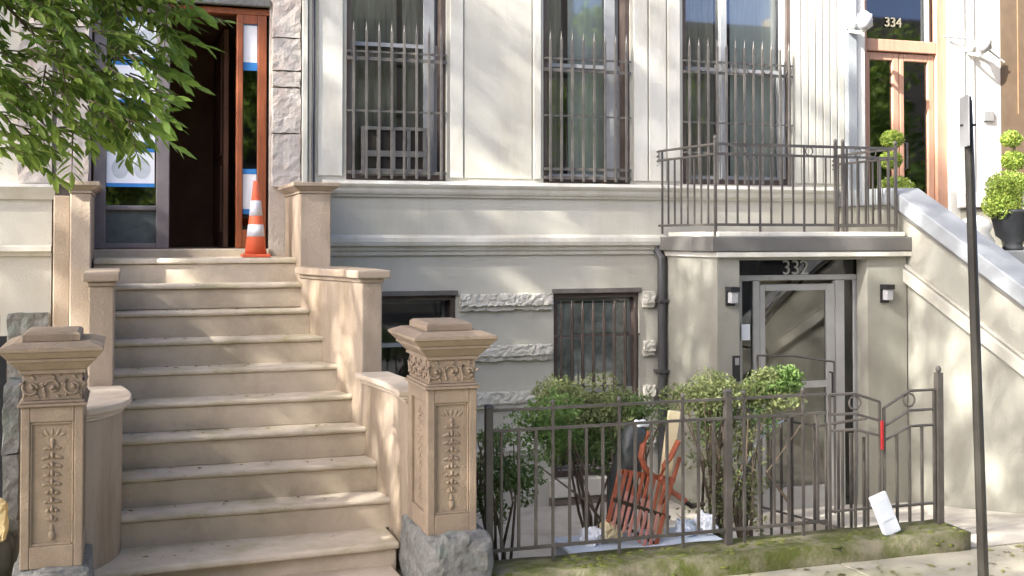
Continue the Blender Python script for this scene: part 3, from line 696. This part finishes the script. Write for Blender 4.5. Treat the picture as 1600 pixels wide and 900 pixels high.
build(MB().tube([(3.93,-3.3,.42),(4.12,-3.3,.28),(4.22,-3.32,.30)],.02,6), 'leg', M['bronze'], L_)
tag(build(MB().box(3.86,3.955,-3.30,-3.27,.05,1.02,Matrix.Rotation(R(9),4,'Y')), 'wooden_board', M['board'], bevel=.004), 'long pale yellow board standing behind the orange chair', 'board')
g = MB().rough(3.52,3.70,-3.30,-3.10,.10,.93,.045,.045,7,rnd=.3,seed=2)
for v in g.bm.verts: v.co.x += (v.co.z-.5)*.22; v.co.x += (3.6-v.co.x)*.3*max(0,v.co.z-.5)
tag(build(g, 'garbage_bag', M['bag'], smooth=True), 'dark grey plastic bag standing behind the orange chair', 'bag')
g = MB().rough(3.68,3.80,-3.26,-3.15,.89,.94,.014,.02,16,rnd=.3,seed=5)
tag(build(g, 'paper_wrap', M['paper'], smooth=True), 'crumpled white paper on top of the dark bag', 'paper')
bn = thing('storage_bin', (3.66,-3.4,-.45), 'pale blue plastic storage bin with a flat lid behind the fence', 'bin')
build(MB().frus(3.08,4.22,-3.68,-3.14,-.45,.04,.02), 'body', M['clearbag'], bn, .02)
build(MB().box(3.04,4.26,-3.72,-3.10,.045,.085), 'lid', M['clearbag'], bn, .015)
for i,(x,z,mm,lb) in enumerate(((3.25,.14,'paper','crumpled white paper left of the chair slats on the bin lid'),(3.40,.17,'board','crumpled yellow wrapper tucked against the chair slats'),(4.02,.14,'clearbag','crumpled clear plastic right of the orange chair on the bin lid'),(4.20,.17,'paper','small crumpled tissue at the right end of the bin lid'))):
    g = MB().rough(x-.07,x+.07,-3.45,-3.33,z-.055,z+.06,.035,.018,22,rnd=.35,seed=i)
    tag(build(g, 'crumpled_paper', M[mm]), lb, 'litter')
# trash at far left
g = MB().rough(-1.2,-.70,-3.0,-2.55,.0,.42,.05,.07,4,rnd=.4,seed=8)
tag(build(g, 'garbage_bag', M['bag'], smooth=True), 'dark green-black garbage bag on the ground left of the carved pedestal', 'bag')
g = MB().rough(-.90,-.74,-2.98,-2.90,.32,.62,.03,.04,9,rnd=.3,seed=12)
tag(build(g, 'paper_wrap', M['yellow']), 'crumpled yellow paper on the garbage bag left of the pedestal', 'paper')
g = MB()
for z0,z1 in ((0,.42),(.43,.86),(.87,1.33)): g.rough(-.80,-.70,-2.75,-2.25,z0,z1,.014,.06,9,seed=z0*9)
tag(build(g, 'granite_pier', M['granite']), 'narrow rough grey granite pier between pedestal and dark doorway', 'pier')
tag(bx('cellar_screen', -1.4, -.815, -2.35, -2.3, 0, 1.64, M['black']), 'dark cellar opening screen at the left edge', 'screen')

# ------------------------------------------------------------------ bushes
def leafcloud(mb, centers, n, size, seed, up=.2):
    rd = random.Random(seed)
    for _ in range(n):
        c, r = rd.choice(centers)
        while True:
            d = Vector((rd.uniform(-1,1),rd.uniform(-1,1),rd.uniform(-1,1)))
            if d.length < 1: break
        if d.length < .45 and rd.random() < .6: d = d.normalized()*rd.uniform(.5,1)
        p = Vector(c)+Vector((d.x*r[0],d.y*r[1],d.z*r[2]))
        a = Vector((rd.gauss(0,1),rd.gauss(0,1),rd.gauss(0,1)+up)).normalized(); b = a.cross(Vector((rd.gauss(0,1),rd.gauss(0,1),rd.gauss(0,1)))).normalized()
        L = size*rd.uniform(.6,1.3); w_ = L*.45; nn = a.cross(b)*w_*.25
        v = [mb.bm.verts.new(q) for q in (p-a*L*.5, p+b*w_*.5+nn, p+a*L*.5, p-b*w_*.5+nn)]
        mb.bm.faces.new([v[0],v[1],v[2]]); mb.bm.faces.new([v[0],v[2],v[3]])
    mb.open = True
    return mb
def bush(loc, label, clouds, stems, group='bushes behind the iron fence'):
    t = thing('bush', loc, label, 'bush', group)
    for cs, n, s, m, sd in clouds:
        build(leafcloud(MB(), cs, n, s, sd), 'foliage', M[m], t, kind='stuff')
    s = MB()
    for p in stems: s.tube(p, .016, 5, .005)
    build(s, 'stems', M['bark'], t)
rd = random.Random(5)
def blobs(x0,x1,y0,y1,z0,z1,n,r): return [((rd.uniform(x0,x1),rd.uniform(y0,y1),rd.uniform(z0,z1)),(r*rd.uniform(.7,1.3),r*rd.uniform(.7,1.2),r*rd.uniform(.5,1.1))) for _ in range(n)]
def stems(x,y,z,n,spread,h):
    out = []
    for i in range(n):
        a = rd.uniform(-1,1); out.append([(x+rd.uniform(-.05,.05),y,z),(x+a*spread*.35,y+rd.uniform(-.1,.1),z+h*.4),(x+a*spread*.7,y+rd.uniform(-.2,.2),z+h*.7),(x+a*spread,y+rd.uniform(-.2,.2),z+h)])
    return out
bush((3.55,-2.6,-.45),'wide yellow-green bush before the lower barred window', [
   (blobs(3.25,4.0,-2.75,-2.35,.85,1.12,16,.17),4200,.042,'bushy',1),(blobs(3.30,4.0,-2.75,-2.35,.55,.9,14,.17),3400,.042,'bushg',2)], stems(3.62,-2.6,-.45,9,.5,1.4)+[[(3.75,-3.1,-.2),(3.3,-3.2,.35),(2.95,-3.1,.62)],[(3.6,-3,-.3),(3.45,-3,.2),(3.3,-2.9,.7)]])
bush((2.75,-3.3,-.45),'dark green leafy shrub right behind the left fence post', [
   (blobs(2.45,2.80,-3.45,-3.2,.35,.95,16,.13),2300,.042,'bushg',3),(blobs(2.75,3.2,-3.2,-2.9,.80,1.14,12,.15),2200,.042,'bushb',4)], stems(2.62,-3.3,-.45,7,.3,1.3))
bush((4.7,-2.9,-.45),'tall bush with bare lower stems and bright green tips right of the chair', [
   (blobs(4.25,5.15,-3.05,-2.7,1.0,1.18,18,.14),4000,.042,'bushy',5),(blobs(4.35,5.1,-3.05,-2.7,.80,1.05,12,.15),1300,.04,'bushg',6),
   (blobs(4.98,5.30,-3.0,-2.75,1.10,1.22,8,.11),1000,.05,'bushb',7),(blobs(4.3,4.95,-3.1,-2.7,.0,.8,22,.15),2300,.040,'bushy',8)],
   stems(4.55,-2.95,-.45,14,.42,1.5)+stems(4.75,-3.0,-.45,8,.3,1.4)+[[(5.1,-3.1,.2),(4.9,-3.1,.45),(5.25,-3.1,.85)]])
bush((3.97,-3.2,-.45),'small pale shrub between the board and the downspout', [(blobs(3.95,4.15,-2.7,-2.5,.85,1.05,5,.10),350,.045,'bushg',9)], stems(4.05,-2.6,-.45,4,.1,1.3))
tag(build(MB().tube([(5.18,-2.9,.82),(5.05,-2.9,.78),(4.95,-2.92,.70),(4.80,-2.95,.5),(4.66,-3,.3)],.009,5), 'hose', M['clearbag'], smooth=True), 'thin pale hose hanging in the tall bush', 'hose')
tag(build(MB().tube([(5.70,-1.6,1.22),(6.1,-1.6,1.20),(6.55,-1.6,1.13)],.010,5).tube([(5.72,-1.6,-.4),(5.70,-1.6,1.22)],.012,5).tube([(6.55,-1.6,1.13),(6.55,-1.6,-.4)],.012,5), 'hand_rail', M['iron']), 'thin iron hand rail in front of the glass door behind the bush', 'railing')
g = leafcloud(MB(), blobs(2.6,5.3,-3.6,-2.4,-.42,-.36,40,.22), 2500, .04, 21); tag(build(g, 'ground_cover', M['bushg'], kind='stuff'), 'low leafy ground cover under the bushes', 'ground cover')

# ------------------------------------------------------------------ house 334 and its stoop
N = thing('neighbour_house', (8.5,0,0), 'sunlit pale town house at the right with wooden double doors and a bay window', 'house')
mb = MB(); wall_open(mb, 7.87, 14, -.6, 8.5, [(8.03,9.25,2.2,5.7)], 0, .3); build(mb, 'wall', M['stonewhite'], N)
bx('pilaster', 7.775, 7.90, -.09, -.001, 2.2, 6, M['bluestone'], N, .01); bx('pilaster', 7.91, 8.03, -.055, .0, 2.2, 6, M['stonewhite'], N, .01)
for x in (9.42,9.56): bx('wall_moulding', x, x+.03, -.018, 0, 2.3, 6.2, M['stonewhite'], N, .005)
df = MB().box(8.04,8.13,.05,.2,2.2,5.6).box(9.10,9.25,.05,.2,2.2,5.6).box(8.13,9.10,.05,.2,4.52,4.66).box(8.13,9.10,.05,.2,5.45,5.6)
df = build(df, 'door_frame', M['pinkwood'], N, .008)
for a,b in ((8.135,8.60),(8.61,9.095)):
    dd = build(MB().box(a,a+.06,.09,.16,2.25,4.51).box(b-.09,b,.09,.16,2.25,4.51).box(a+.06,b-.09,.09,.16,4.42,4.51).box(a+.06,b-.09,.09,.16,2.25,2.75), 'door', M['pinkwood'], N, .01)
    build(MB().box(a+.06,b-.09,.12,.125,2.75,4.42), 'pane', M['darkpane'], dd)
build(MB().tube([(8.66,.08,3.45),(8.66,.03,3.45),(8.66,.03,3.15),(8.66,.08,3.15)],.012,6), 'door_handle', M['black'], N)
build(MB().box(8.13,9.10,.13,.135,4.66,5.45), 'pane', M['darkpane'], df)
build(MB().box(8.98,9.02,.08,.12,4.66,5.45), 'transom_bar', M['winwhite'], df)
text('334', .16, (8.53,.10,4.82), mat('dull_gilt_number',(.20,.18,.13),.5,.1,9,0), N)
build(MB().box(7.9,12,.9,1.0,2.0,6.2).box(9.30,9.36,.302,.9,2.0,6.2).box(7.9,9.36,.302,.9,5.75,5.8), 'interior', M['dark'], N)
build(MB().box(10.2,13,-.1,-.02,1.5,6.4), 'interior', M['dark'], N)
# bay window with copper bars
bw = build(MB().box(9.98,10.10,-.62,-.50,1.0,6.5).box(10.10,11.8,-.62,-.50,1.0,2.7).box(9.98,10.05,-.49,0,1.0,6.5).box(10.10,11.8,-.60,-.52,4.2,4.3).box(10.8,10.9,-.61,-.5,2.7,6.5), 'bay_window', M['bronze'], N, .01)
bx('bay_panel', 10.04,10.12,-.48,-.02,2.2,6.5, M['bronze'], N)
build(MB().box(10.1,11.8,-.56,-.555,2.7,6.5), 'pane', M['darkpane'], bw)
cb_ = MB()
for i in range(14): cb_.tube([(10.02+i*.11,-.72,3.85),(10.02+i*.11,-.72,5.2)],.010,5)
for i in range(10):
    x = 10.0+i*.16
    cb_.tube([(x,-.72,3.80),(x+.02,-.75,3.65),(x+.08,-.80,3.45),(x+.16,-.80,3.25),(x+.2,-.78,2.9)],.012,5)
cb_.box(9.98,11.7,-.73,-.71,4.25,4.28).box(9.98,11.7,-.73,-.71,3.78,3.81)
for i in range(3): cb_.tube([(9.98,-.70+i*.2,3.8),(9.98,-.70+i*.2,5.2)],.010,5)
build(cb_, 'window_grille', M['copper'], N)
tag(bx('wall_plaque', 9.715,9.865,-.03,-.002,3.735,3.86, M['signback'], bevel=.006), 'small dark square plaque on the sunlit wall right of the doors', 'plaque')
def bracket(x, z, y, label, s=1):
    t = thing('wall_bracket_lamp', (x,y,z), label, 'lamp', 'ornate white lamps beside the wooden doors')
    m_ = MB().tube([(x-.02,y,z-.08),(x+.06*s,y-.10,z-.12),(x+.14*s,y-.2,z-.04),(x+.10*s,y-.24,z+.06),(x+.02*s,y-.2,z+.04)],.022,8)
    m_.tube([(x,y,z-.02),(x+.07*s,y-.07,z+.02),(x+.04*s,y-.12,z+.09)],.018,8)
    build(m_, 'bracket', M['stonewhite'], t, smooth=True)
    build(MB().lathe([(.02,-.10),(.07,-.06),(.095,.02),(.06,.09),(.02,.12)], (x+.06*s,y-.18,z), 14), 'shade', M['lampglass'], t, smooth=True)
    build(MB().lathe([(.05,-.02),(.05,.0),(.02,.02)], (x,y-.0,z-.04), 10), 'back_plate', M['stonewhite'], t)
bracket(7.80,4.78,-.10,'white ornate bracket lamp on the grey pilaster left of the wooden doors')
bracket(9.50,4.62,-.03,'white ornate bracket lamp on the wall right of the wooden doors')
tag(build(MB().tube([(9.15,-.02,4.72),(9.45,-.08,4.70),(9.62,-.16,4.60),(9.85,-.22,4.42)],.012,6), 'branch_rod', M['signback']), 'thin grey rod curving from the door frame past the lamp', 'rod')
# stoop 334
Q = thing('neighbour_stoop', (7.8,-2.5,0), 'pale grey stair wall with sloping bluestone coping at the right', 'stoop')
sl_ = .511; y0_ = -1.0
def ztop(y): return 2.87-(y0_-y)*sl_                 # top of the coping
ye = -5.0
for (a,b,nm) in ((7.72,7.95,'side_wall'),(9.38,9.6,'side_wall')):
    build(MB().prism([(.0,-.6),(.0,2.70),(y0_,2.70),(ye,ztop(ye)-.16),(ye,-.6)],'x',a,b), nm, M['porchpaint'], Q, .008)
    build(MB().prism([(-.02,2.69),(-.02,2.87),(y0_,2.87),(ye-.05,ztop(ye-.05)),(ye-.05,ztop(ye-.05)-.18),(y0_,2.69)],'x',a-.07,b+.07), 'coping', M['bluestone'] if a < 8 else M['stonewhite'], Q, .012)
build(MB().prism([(y0_,2.688),(y0_,2.655),(ye,ztop(ye)-.215),(ye,ztop(ye)-.182)],'x',7.672,7.72), 'shadow_fillet', M['fascia'], Q)  # dark colour paints in the thin shadow line under the coping
def zb(y): return 2.04-(-1.25-y)*.47
build(MB().prism([(-.97,zb(-.97)-.045),(-.97,zb(-.97)-.185),(ye,zb(ye)-.185),(ye,zb(ye)-.045)],'x',7.655,7.72), 'string_band', M['porchtrim'], Q, .012)
build(MB().prism([(-.97,zb(-.97)),(-.97,zb(-.97)-.03),(ye,zb(ye)-.03),(ye,zb(ye))],'x',7.675,7.72), 'string_fillet', M['porchtrim'], Q, .004)
for i in range(11):
    build(MB().box(7.95,9.38,-1.2-.3*i-.33,-1.2-.3*i,2.2-.2*(i+1)-.2,2.2-.2*(i+1)), 'step', M['bluestone'], Q, .01)
build(MB().box(7.95,9.38,-1.2,0,1.9,2.2), 'landing', M['bluestone'], Q, .01)
build(MB().lathe([(.06,0),(.17,.02),(.20,.10),(.14,.2),(.18,.26),(.13,.34),(.04,.38)], (8.75,-1.0,2.2), 16), 'stone_volute', M['stonewhite'], Q, smooth=True)

# planters
def topiary(x, y, z, label, balls, potr=.22, poth=.42, flower=False, group='topiary planters by the wooden doors'):
    t = thing('topiary_planter', (x,y,z), label, 'planter', group)
    build(MB().lathe([(potr*.45,0),(potr*.5,.03),(potr*.35,.08),(potr*.75,.16),(potr*.95,poth-.05),(potr*1.05,poth-.03),(potr*1.05,poth),(potr*.9,poth),(potr*.85,poth-.04)], (x,y,z), 24), 'pot', M['pot'], t, smooth=True)
    build(MB().tube([(x,y,z+poth-.05),(x+.01,y,z+balls[-1][0])],.016,6), 'trunk', M['bark'], t)
    cl = [((x+dx,y+dy,z+bz),(r,r,r*.8)) for bz,r,dx,dy in balls]
    mb = MB()
    for i,(c,r) in enumerate(cl): leafcloud(mb, [(c,r)], int(5200*r[0]**1.3*4), .035, i+40)
    build(mb, 'foliage', M['topi'], t, kind='stuff')
    if flower: build(leafcloud(MB(), [cl[0]], 60, .05, 77), 'blossom', M['petal'], t, kind='stuff')
topiary(9.36,-.90,2.2,'dark pot with lime bush and stacked green balls at the right edge',[(.58,.28,0,0),(.70,.24,-.08,.0),(.50,.22,-.16,0),(1.0,.14,0,0),(1.24,.12,-.03,0)],.26,.45)
topiary(8.02,-.55,2.35,'flowering ball topiary beside the left wooden door behind the iron railing',[(.50,.22,.05,0),(.85,.13,-.02,0),(1.08,.13,0,0),(.35,.18,.22,0)],.2,.3,True)

# ------------------------------------------------------------------ sign pole near the kerb
PX, PY = 4.54, -5.9
sp = thing('sign_pole', (PX,PY,0), 'dark leaning steel sign pole on the sidewalk at the right', 'pole')
build(MB().tube([(PX+.095,PY,-.02),(PX,PY,3.13)],.031,12,.026), 'pole', M['pole'], sp, smooth=False)
build(MB().tube([(PX,PY,3.13),(PX-.0005,PY,3.15)],.022,12), 'cap', M['pole'], sp)
rz = Matrix.Rotation(R(66),4,'Z')
build(MB().box(PX-.135,PX+.045,PY-.005,PY+.001,2.86,3.15,rz,(PX-.03,PY,3)), 'sign_plate', M['signback'], sp, .002)
for z in (2.98,): build(MB().box(PX-.031,PX+.031,PY-.032,PY+.03,z,z+.012), 'bolt_bracket', M['black'], sp)

# ------------------------------------------------------------------ street tree
def leaflet_mesh(L, m):
    mb = MB(); w_ = L*.17
    cr = [(0,0,0),(L*.25,w_,.006),(L*.6,w_*.95,.004),(L,0,-.012),(L*.6,-w_*.95,.004),(L*.25,-w_,.006),(L*.3,0,-.004),(L*.65,0,-.008)]
    v = [mb.bm.verts.new(p) for p in cr]
    for f in ((0,6,1),(1,6,7,2),(2,7,3),(0,5,6),(5,4,7,6),(4,3,7)): mb.bm.faces.new([v[i] for i in f])
    mb.open = True
    return mb.mesh('leaflet', m, True)
T = thing('street_tree', (-4.6,-6.0,0), 'leafy street tree whose branch tips hang over the left of the steps', 'tree')
build(MB().tube([(-4.6,-6.0,-.1),(-4.55,-6.0,2.5),(-4.5,-5.9,4.5),(-4.3,-5.8,7),(-4.2,-5.7,9.5)],.22,12,.08), 'trunk', M['bark'], T, smooth=True)
lim = MB(); rt_ = random.Random(11)
def limb(p, q, r):
    p = Vector(p); q = Vector(q); mid = (p+q)/2+Vector((rt_.uniform(-.3,.3),rt_.uniform(-.3,.3),.5)); lim.tube([p,(p+mid)/2,mid,(mid+q)/2+Vector((0,0,.15)),q],r,7,r*.3)
for q in ((-1.2,-5.0,4.0),(-.3,-4.9,4.3),(-7,-6,6),(-3,-3,7),(-2,-5.5,8),(-6,-3.5,8),(-3,-8.5,7),(-1.5,-4,9.5),(-5,-6,11)): limb((-4.5,-5.95,3.6 if q[2] < 5 else 4.6),q,.07)
# leaf sprays hanging into view
leaves = []
def spray(p, d, n, L, droop=.5):
    p = Vector(p); d = Vector(d).normalized(); pts = [p.copy()]
    for i in range(n):
        d = (d+Vector((0,0,-droop*.06))).normalized(); p = p+d*L*.42; pts.append(p.copy())
        side = d.cross(Vector((0,0,1))).normalized()
        for sg in (-1,1):
            dd = (d*.75+side*sg*.9+Vector((0,0,rt_.uniform(-.5,.1)))).normalized()
            leaves.append((p.copy(), dd, L*rt_.uniform(.75,1.15)))
    leaves.append((p.copy(), d, L*1.1))
    lim.tube(pts,.005,4,.002)
# sub-branches in the visible region: x -.9 .. .55, y about -4.6, z 2.6 .. 3.9
tw = [((-1.2,-5.0,4.0),(-.5,-4.7,3.7)),((-1.2,-5.0,4.0),(-.75,-4.6,3.3)),((-1.2,-5.0,4.0),(-.1,-4.7,3.85)),((-.3,-4.9,4.3),(.15,-4.6,3.85)),((-1.2,-5,4.0),(-.4,-4.6,3.35)),((-.3,-4.9,4.3),(.0,-4.6,3.55)),((-1.2,-5,4.0),(-1.0,-4.6,3.2))]
for a, b in tw:
    lim.tube([a,((a[0]+b[0])/2,(a[1]+b[1])/2,(a[2]+b[2])/2+.08),b],.016,6,.006)
    for j in range(12):
        t = rt_.uniform(.25,1.05); q = Vector(a).lerp(Vector(b),t)
        ang = rt_.uniform(-1.3,1.3)
        spray(q, (math.cos(ang)*.9+.1, rt_.uniform(-.6,.6), -.25+rt_.uniform(-.6,.35)), rt_.choice((3,4,4,5)), rt_.uniform(.10,.13))
for q, d, n in (((.10,-4.6,3.50),(1,0,-.12),6),((.02,-4.6,3.38),(1,.1,-.35),5),((.20,-4.6,3.62),(1,0,-.02),6),((-.02,-4.6,3.25),(1,-.1,-.4),5),((-.05,-4.6,3.10),(1,.1,-.55),4),((.1,-4.62,3.3),(1,0,-.3),5),((-.3,-4.6,3.0),(.8,0,-.5),4),((-.62,-4.6,2.98),(.7,0,-.7),4),((-.5,-4.6,3.0),(.4,.3,-.8),4)):
    spray(q, d, n, .125, .5)
for _ in range(560):
    x = rt_.uniform(-1.25,.22); y = rt_.uniform(-5.1,-4.25)
    zlo = 2.68+.20*max(0,x+.75)+.30*max(0,x+.1)+(.25 if x > .12 else 0)
    z = rt_.uniform(zlo+.12,3.95)
    if noise.noise(Vector((x*2.7,y,z*2.7))) < -.22: continue
    ang = rt_.gauss(0,.8)
    spray((x,y,z),(math.cos(ang),rt_.uniform(-.7,.5),rt_.uniform(-.9,.1)),rt_.choice((3,4,5,6)),rt_.uniform(.08,.12),.6)
build(lim, 'branches', M['bark'], T, smooth=True)
me_a = leaflet_mesh(1, M['leafhi'])
def basis(d):
    d = d.normalized(); up = Vector((rt_.uniform(-.9,.9),rt_.uniform(-1.0,.3),1)).normalized()
    y = up.cross(d).normalized(); z = d.cross(y)
    return Matrix((d,y,z)).transposed()
leaves.sort(key=lambda l: -(l[0].x+(l[0].z-3)*-.2))
T_o = org(T)
for p, d, L in leaves[:300]:
    o = bpy.data.objects.new('leaf', me_a); col.objects.link(o); o.parent = T
    o.matrix_local = Matrix.Translation(p-T_o) @ basis(d).to_4x4() @ Matrix.Diagonal((L,L,L,1))
mb = MB(); mb.open = True
tp = [(0,0,0),(.3,.16,.03),(.65,.14,.02),(1,0,-.05),(.65,-.14,.02),(.3,-.16,.03)]
def addleaf(p, d, L):
    Bm = basis(d); v = [mb.bm.verts.new(p+Bm @ (Vector(q)*L)) for q in tp]
    mb.bm.faces.new(v[:4]); mb.bm.faces.new([v[0],v[3],v[4],v[5]])
for p, d, L in leaves[300:]: addleaf(p,d,L)
# upper crown of the near tree, away over the pavement
def crown(cc, rr_, n, thr, per=5):
    for _ in range(n):
        while True:
            u = Vector((rt_.uniform(-1,1),rt_.uniform(-1,1),rt_.uniform(-1,1)))
            if u.length < 1: break
        p = Vector(cc)+Vector((u.x*rr_[0],u.y*rr_[1],u.z*rr_[2]))
        if noise.noise(p*.75+Vector((3,1,0))) < thr: continue
        for j in range(per): addleaf(p+Vector((rt_.gauss(0,.13),rt_.gauss(0,.13),rt_.gauss(0,.13))), Vector((rt_.gauss(0,1),rt_.gauss(0,1),rt_.gauss(-.3,.6))), rt_.uniform(.16,.26))
crown((-6.6,-7.0,6.2),(1.7,1.6,1.4),300,-.1,4)
build(mb, 'crown', M['leaf'], T, kind='stuff')

# ------------------------------------------------------------------ across the street (behind the camera: it shades and is mirrored in the panes)
for i in range(7):
    xo = -28+i*8.5; hh = (10.6,11.4,10.0,10.8,11.2,10.0,10.6)[i]
    oh = thing('opposite_house', (xo,-25,0), ('leftmost brick','second tan stone','third brick','fourth tan stone, opposite the viewer,','fifth brick','sixth tan stone','rightmost brick')[i]+' town house across the street from the grey house', 'house', 'town houses across the street')
    ops = [(xo+a,xo+a+1.1,z,z+2.0) for a in (.9,3.4,5.9) for z in (1.4,4.6,7.4)]
    m_ = MB(); wall_open(m_, xo, xo+8.45, -.14, hh, ops, -25, .0) if False else m_.box(xo,xo+8.45,-27,-25,-.14,hh)
    for (a,b,c,d) in ops: m_.box(a-.12,b+.12,-25,-24.9,c-.12,c).box(a-.12,b+.12,-25,-24.9,d,d+.2)
    build(m_, 'wall', M['brick'] if i % 2 else M['sand'], oh)
    g_ = MB()
    for (a,b,c,d) in ops: g_.box(a,b,-24.99,-24.97,c,d)
    build(g_, 'windows', M['dark'], oh)
for i,(xo,yo) in enumerate(((-9,-16.5),(2,-17),(11,-16.2),(21,-17))):
    ot = thing('opposite_tree', (xo,yo,-.14), ('leftmost','second','third','rightmost')[i]+' leafy street tree across the road from the stoop', 'tree', 'street trees across the road')
    build(MB().tube([(xo,yo,-.14),(xo+.1,yo,3),(xo,yo,7)],.2,8,.08), 'trunk', M['bark'], ot)
    build(leafcloud(MB(), [((xo+rd.uniform(-2.5,2.5),yo+rd.uniform(-2,2),5.6+rd.uniform(-2.5,3)),(1.3,1.3,1.0)) for _ in range(16)], 3600, .34, 90+i), 'crown', M['leaf'], ot, kind='stuff')

T2 = thing('street_tree', (-13.5,-7.4,0), 'tall street tree farther along the sidewalk to the left, casting the dappled shade', 'tree')
build(MB().tube([(-13.5,-7.4,-.1),(-13.4,-7.4,5),(-13.2,-7.5,10),(-13,-7.6,16)],.32,12,.08), 'trunk', M['bark'], T2, smooth=True)
lim = MB()
for q in ((-9,-7,13),(-17,-8,14),(-12,-4.5,15),(-14,-11,14),(-10,-9,16),(-15,-6,17.5)): limb((-13.3,-7.45,8.5),q,.12)
build(lim, 'branches', M['bark'], T2, smooth=True)
mb = MB(); mb.open = True
crown((-13,-7.9,14.3),(6.6,5.0,4.6),9500,-.10)
build(mb, 'crown', M['leaf'], T2, kind='stuff')

# ------------------------------------------------------------------ air conditioner in the first window
ac = thing('air_conditioner', (2.6,-.01,2.95), 'grey framed air conditioner cage in the foot of the leftmost barred window', 'air conditioner')
build(MB().box(2.20,2.84,.02,.12,2.97,3.44), 'body', M['dark'], ac)
f_ = MB()
f_.box(2.19,2.86,-.012,.015,3.415,3.45).box(2.19,2.86,-.012,.015,3.15,3.21).box(2.19,2.86,-.012,.015,2.96,3.03)
for x in (2.19,2.345,2.50,2.655,2.82): f_.box(x,x+.035,-.010,.013,3.031,3.149).box(x,x+.035,-.010,.013,3.211,3.414)
build(f_, 'frame', mat('dull_grey_cage_paint',(.17,.165,.15),.6,.15,9,.1), ac, .003)
mt_ = MB()
for i in range(260):
    x = rd.uniform(2.0,6.0); y = rd.uniform(-4.15,-3.80); z = .13 if y > -4.12 else rd.uniform(.02,.13)
    mt_.ell((x,y,z),(rd.uniform(.015,.05),rd.uniform(.012,.03),rd.uniform(.006,.014)),None,6,4)
build(mt_, 'moss_clumps', leafmat('moss_green',(.06,.075,.012),(.15,.17,.03),.1), curb, kind='stuff', smooth=True)
lt_ = MB(); lt_.open = True
for i in range(700):
    x = rd.uniform(1.9,9); y = rd.uniform(-6.5,-4.15); a = rd.uniform(0,6.28); L = rd.uniform(.015,.05); c, q = math.cos(a)*L, math.sin(a)*L
    lt_.quad((x-c,y-q,.006),(x+q*.35,y-c*.35,.012),(x+c,y+q,.008),(x-q*.35,y+c*.35,.006))
o = build(lt_, 'leaf_litter', leafmat('fallen_leaf',(.10,.08,.03),(.25,.24,.08),.1)); o['kind'] = 'stuff'; o['label'] = 'small fallen leaves scattered on the sidewalk'; o['category'] = 'leaf litter'

lt_ = MB(); lt_.open = True
for i in range(90):
    k = rd.randrange(8); x = rd.uniform(-.05,1.5); y = -2.95+(6-k)*.275+rd.uniform(.1,.26) if k < 7 else rd.uniform(-3.3,-3.0); z = zs[k]+.006
    a = rd.uniform(0,6.28); L = rd.uniform(.012,.03); c, q = math.cos(a)*L, math.sin(a)*L
    lt_.quad((x-c,y-q,z),(x+q*.35,y-c*.35,z+.006),(x+c,y+q,z+.002),(x-q*.35,y+c*.35,z))
o = build(lt_, 'leaf_litter', bpy.data.materials['fallen_leaf']); o['kind'] = 'stuff'; o['label'] = 'tiny dry leaves in the corners of the stone steps'; o['category'] = 'leaf litter'
